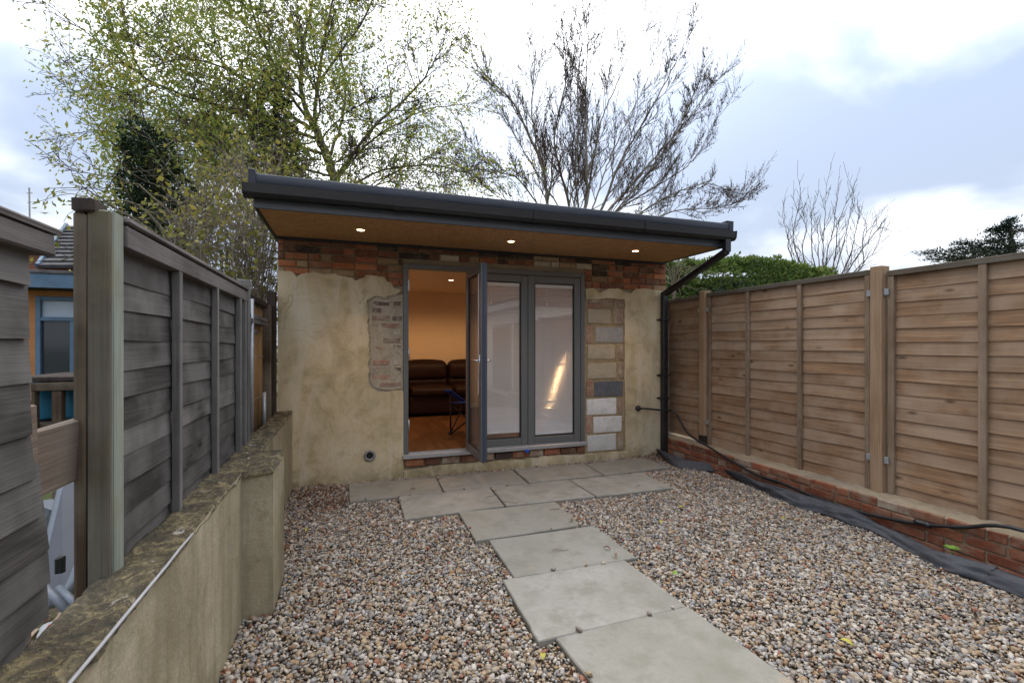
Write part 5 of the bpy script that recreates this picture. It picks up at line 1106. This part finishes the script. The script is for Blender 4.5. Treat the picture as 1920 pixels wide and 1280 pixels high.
# ---- clipped hedge
HG = thing('hedge', 'clipped green laurel hedge behind the right hand fence', 'hedge', (7.4, 7.6, 0)); rg = random.Random(3); mb = MB(); core = MB()
hyy = 7.2; pts = [(1215, 512), (1262, 494), (1310, 486), (1360, 484), (1410, 482), (1460, 484), (1505, 488), (1540, 500), (1575, 512), (1610, 524)]
for k, (u, v) in enumerate(pts):
    p = at(u, v, hyy); zt_ = p.z-.12
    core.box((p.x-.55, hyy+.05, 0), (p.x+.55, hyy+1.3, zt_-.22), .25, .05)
for _ in range(26000):
    f = rg.uniform(0, len(pts)-1); i = min(int(f), len(pts)-2); u = pts[i][0]+(pts[i+1][0]-pts[i][0])*(f-i); v = pts[i][1]+(pts[i+1][1]-pts[i][1])*(f-i)
    top = at(u, v, hyy); w_ = noise.noise(V((top.x*2.1, 0, 1)))*.10+noise.noise(V((top.x*6, 0, 1)))*.05
    if rg.random() < .55:
        z = rg.uniform(1.3, top.z-.04+w_); nn = noise.noise(V((top.x*2.6, 2, z*2.6)))*.16+noise.noise(V((top.x*7, 2, z*7)))*.07
        p = V((top.x, hyy-nn+rg.uniform(-.02, .16)+max(0, z-top.z+.25)*.8, z)); n_ = V((0, -1, .4))
    else:
        yy = rg.uniform(0, 1.3); nn = noise.noise(V((top.x*2.6, yy*2.6, 4)))*.10+noise.noise(V((top.x*7, yy*7, 4)))*.06; p = V((top.x, hyy+yy+.1, top.z+w_+nn-rg.uniform(0, .12))); n_ = V((0, -.3, 1))
    d = (n_+V((rg.gauss(0, .7), rg.gauss(0, .6), rg.gauss(0, .7)))).normalized(); dk = noise.noise(V((p.x*1.4, 0, p.z*1.8)))
    blade(mb, p, d, n_+V((rg.gauss(0, .5), rg.gauss(0, .5), rg.gauss(0, .5))), rg.uniform(.055, .105), rg.uniform(.032, .055), min(1, max(0, rg.gauss(.45+.35*dk+.12*(p.z-2.6), .22))))
obj('dark_core', core, 'leaf_dark', HG); o = obj('leaves', mb, 'leaf_hedge', HG, fix=False); o['kind'] = 'stuff'  # added dark filler blocks inside the hedge stop the view through the leaves
# bare climber between studio corner and hedge
t = Tree(81); b0 = at(1262, 620, 6.0); b0.z = 0
for i in range(9):
    u, v = t.rg.uniform(1244, 1300), t.rg.uniform(478, 520); t.limb([b0+V((t.rg.uniform(-.1, .15), 0, 0)), at(1262, 570, 6.0), at((u+1262)/2, 530, 6.), at(u, v, 6.)], .010, .004, dict(PS, kids=(5, 3), max=1, rmin=.003))
put_leaves(t, 1, (.03, .05), (.02, .03), .2, .03)
finish(t, 'climber', 'bare twiggy climber between the studio corner and the hedge', 'climber', tuple(b0), 'twig_grey', 'leaf_dark', 'twig_grey')
# ---- cedar at the right edge
CDY = 12.0; kp = lambda u, v, dy=0.: at(u, v, CDY+dy); t = Tree(91); b0 = kp(1895, 600); b0.z = 0
t.limb([b0, kp(1897, 500), kp(1896, 450), kp(1894, 416)], .22, .03, dict(PA, max=-1))
def bough(u0, v0, u1, v1, dy, n_, w_):
    a, b = kp(u0, v0), kp(u1, v1, dy); t.wood.tube([a, a.lerp(b, .5)+V((0, 0, .08)), b], [.05, .03, .01], 5, False)
    for _ in range(n_):
        f = t.rg.random()**.8; p = a.lerp(b, f); s_ = w_*(1-.75*f)*1.2+.05; q = p+V((t.rg.gauss(0, s_), t.rg.gauss(0, s_), t.rg.gauss(0, .05)+.08*sin(f*3)))
        blade(t.leaf, q, ((b-a).normalized()+V((t.rg.gauss(0, .6), t.rg.gauss(0, .6), .15+t.rg.gauss(0, .25)))).normalized(), V((0, 0, 1)), t.rg.uniform(.09, .2), t.rg.uniform(.03, .055), t.rg.random())
for a in ((1890, 498, 1738, 473, -.5, 1100, .5), (1890, 500, 1752, 486, .6, 1000, .5), (1892, 485, 1800, 455, .3, 900, .42), (1892, 490, 1790, 468, -.8, 900, .42), (1893, 470, 1862, 430, .2, 600, .3), (1893, 462, 1852, 452, -.5, 500, .3), (1895, 440, 1880, 425, 0, 300, .2), (1895, 445, 1915, 432, 0, 400, .25), (1895, 470, 1950, 455, 0, 800, .4), (1895, 490, 2010, 470, .4, 1200, .5), (1895, 495, 1990, 480, -.6, 900, .5), (1894, 430, 1894, 414, 0, 200, .12), (1893, 478, 1840, 470, .8, 800, .4), (1890, 505, 1800, 490, 1, 1200, .6), (1895, 510, 1960, 500, -1, 1000, .6)): bough(*a)
finish(t, 'cedar_tree', 'dark cedar with level boughs above the fence at the right', 'tree', tuple(b0), 'bark', 'leaf_cedar')
# ---- far chimney over the hedge end
FH = thing('distant_house', 'distant house whose brick chimney just shows over the fence', 'house', (25, 18, 0)); p = at(1605, 515, 18)
mb = MB(); mb.box((p.x-.35, 17.8, 2.8), (p.x+.35, 18.4, p.z), .01); obj('chimney', mb, 'brick_buff', FH)
mb = MB(); mb.box((p.x-.42, 17.73, p.z), (p.x+.42, 18.47, p.z+.1), .01); obj('chimney_cap', mb, 'brick_smeared', FH)
mb = MB(); mb.prism([(16, 2.2), (18.1, 3.0), (20.2, 2.2)], 'X', p.x-4, p.x+4); obj('roof', mb, 'slate', FH); mb = MB(); mb.box((p.x-3.8, 16.2, -.1), (p.x+3.8, 20, 2.2)); obj('wall', mb, 'brick_brown', FH)
# ================================================================ BEHIND THE CAMERA: the house the glass mirrors
MH = thing('main_house', 'white rendered house extension behind the camera mirrored in the doors', 'house', (5.5, -3, 0))
mb = MB(); mb.box((4.45, -7, -.1), (8, -1.25, 2.5)); mb.box((-4, -9, -.1), (4.45, -6.5, 2.7)); obj('wall', mb, 'white_house', MH)
mb = MB(); mb.box((4.30, -7.0, 2.502), (4.45, -1.1, 2.72), .005); mb.box((-4.2, -6.5, 2.702), (4.3, -6.35, 2.92), .005); obj('fascia', mb, 'white_pvc', MH)
mb = MB(); mb.add([(4.25, -1.0, 2.74), (4.25, -7, 2.74), (8.2, -7, 5.4), (8.2, -1.0, 5.4), (8.2, -1.0, 2.74)], [(0, 1, 2, 3), (0, 3, 4)]); mb.add([(-4.2, -6.3, 2.94), (9, -6.3, 2.94), (9, -10, 6.0), (-4.2, -10, 6.0)], [(0, 1, 2, 3)]); obj('roof', mb, 'tile_brown', MH, fix=False)
for ya, yb, za, zb in ((-3.9, -2.2, .1, 2.1),):
    mb = MB(); mb.box((4.40, ya, za), (4.449, yb, zb), .004); wo = obj('window', mb, 'door_grey', MH); mb = MB(); mb.box((4.39, ya+.08, za+.08), (4.399, yb-.08, zb-.08)); obj('pane', mb, 'dim_glass', wo)
for xa, xb, za, zb in ((-.6, 1.6, .1, 2.15), (2.4, 3.6, 1.0, 2.15)):
    mb = MB(); mb.box((xa, -6.499, za), (xb, -6.45, zb), .004); wo = obj('window', mb, 'white_pvc', MH); mb = MB(); mb.box((xa+.08, -6.449, za+.08), (xb-.08, -6.44, zb-.08)); obj('pane', mb, 'dim_glass', wo)
# ================================================================ FALLEN LEAVES AND TWIGS
def fallen(u, v, L_, W, mat, label, z=.03, a=None, grp=None):
    p = gnd(u, v, z); an = U(0, 6.28) if a is None else a; vs = []; fs = []; K = 6
    for i in range(K+1):
        t_ = i/K; w_ = W/2*sin(pi*min(1, .06+t_*.94))**.8; cz = .012*sin(t_*pi)+.004
        for sg in (-1, 0, 1): x, y = (t_-.5)*L_, sg*w_; vs.append((p.x+x*cos(an)-y*sin(an), p.y+x*sin(an)+y*cos(an), z+cz+abs(sg)*.006))
    for i in range(K):
        for j in range(2): fs.append((i*3+j, i*3+j+1, (i+1)*3+j+1, (i+1)*3+j))
    mb = MB().add(vs, fs); o = obj('fallen_leaf', mb, mat, label=label, cat='leaf', base=tuple(p), group=grp or 'fallen leaves on the gravel', smooth=True)
    md = o.modifiers.new('thickness', 'SOLIDIFY'); md.thickness = .0008; return o
fallen(1267, 1078, .045, .04, 'green_leaf', 'round fresh green leaf on the gravel right of the stepping slabs')
fallen(1586, 1207, .06, .03, 'yellow_leaf', 'yellow leaf on the gravel nearest the bottom right corner', a=1.9)
fallen(1018, 1233, .045, .026, 'yellow_leaf', 'yellow leaf on the gravel just left of the nearest slab', a=1.2)
fallen(573, 995, .06, .02, 'yellow_leaf', 'narrow yellow green leaf on the gravel near the rendered pier', a=1.8)
fallen(1278, 952, .05, .035, 'yellow_leaf', 'yellow green leaf on the gravel beyond the second row of paving')
fallen(1240, 980, .045, .03, 'yellow_leaf', 'dull yellow leaf on the gravel beside the first stepping slab')
fallen(1469, 974, .04, .03, 'yellow_leaf', 'small yellow leaf on the gravel close to the black ground sheet')
for i, (u, v, lb) in enumerate(((774, 918, 'small brown leaf on the leftmost paving slab by the wall'), (1072, 977, 'dark curled leaf near the right edge of the first stepping slab'), (1138, 1029, 'dark brown leaf near the right edge of the second stepping slab'), (1181, 889, 'brown leaf on the right end slab of the second row'), (1154, 1043, 'little dark leaf at the front edge of the second stepping slab'), (876, 880, 'dry leaf on the paving below the open door leaf'))):
    fallen(u, v, .05, .02, 'brick_brown', lb, .038, a=i*1.1, grp='dry leaves on the paving')
def twig(u, v, L_, a, label):
    p = gnd(u, v, .041); pts = [p+V(((t_-.5)*L_*cos(a)+.006*sin(t_*9), (t_-.5)*L_*sin(a)+.004*sin(t_*7), .003*sin(t_*6))) for t_ in [i/6 for i in range(7)]]
    mb = MB(); mb.tube(pts, [.0016]*7, 4); return obj('twig', mb, 'twig', label=label, cat='twig', group='twigs on the paving', base=tuple(p))
twig(1040, 954, .10, .1, 'thin twig lying across the first stepping slab'); twig(1051, 1030, .11, -.2, 'curved thin twig in the middle of the second stepping slab'); twig(922, 929, .16, .5, 'thin twig over the joint of the second paving row'); twig(957, 941, .14, -.5, 'thin twig at the front edge of the second paving row'); twig(1196, 910, .09, .5, 'thin twig on the right end slab of the second row')
# weed by the sheet, leaf litter in the corners
mb = MB(); b0 = atx(1785, 1030, 3.9); WD = thing('weed', 'small bright green weed growing between the black sheet and brick wall', 'weed', tuple(b0))
for k in range(7):
    an = k*.95+.3; d_ = V((cos(an)*.8, sin(an)*.8, .55)).normalized(); vs = []
    mb = MB(); a_ = b0+V((0, 0, .0)); t1 = a_+d_*.03; sd = d_.cross(V((0, 0, 1))).normalized()*.02; mb.add([a_, t1+sd, a_+d_*.058-V((0, 0, .015)), t1-sd], [(0, 1, 2), (0, 2, 3)]); obj('leaf', mb, 'green_leaf', WD, fix=False)
mb = MB(); mb.tube([b0+V((0, 0, -.08)), b0], .004, 5); obj('stem', mb, 'green_leaf', WD)
mb = MB(); rg = random.Random(9)
for _ in range(620):
    if rg.random() < .25: p = gnd(960, 760, .02); p = V((rg.choice((rg.uniform(-.5, -.38), rg.uniform(-.5, 3.7))), rg.uniform(1.2, 5.2), .024))
    elif rg.random() < .5: p = gnd(rg.uniform(560, 650), rg.uniform(908, 952), .022)
    else: p = gnd(rg.gauss(1232, 22), rg.gauss(853, 7), .03)
    if p.y > 5.27 or p.x < -.5 or any(inside(q_, p.x, p.y) for q_ in SLABS): continue
    d_ = V((rg.gauss(0, 1), rg.gauss(0, 1), rg.gauss(0, .3))).normalized(); blade(mb, p, d_, V((rg.gauss(0, .4), rg.gauss(0, .4), 1)), rg.uniform(.02, .05), rg.uniform(.012, .022), .2)
obj('leaf_litter', mb, 'dead_leaf', kind='stuff', fix=False)
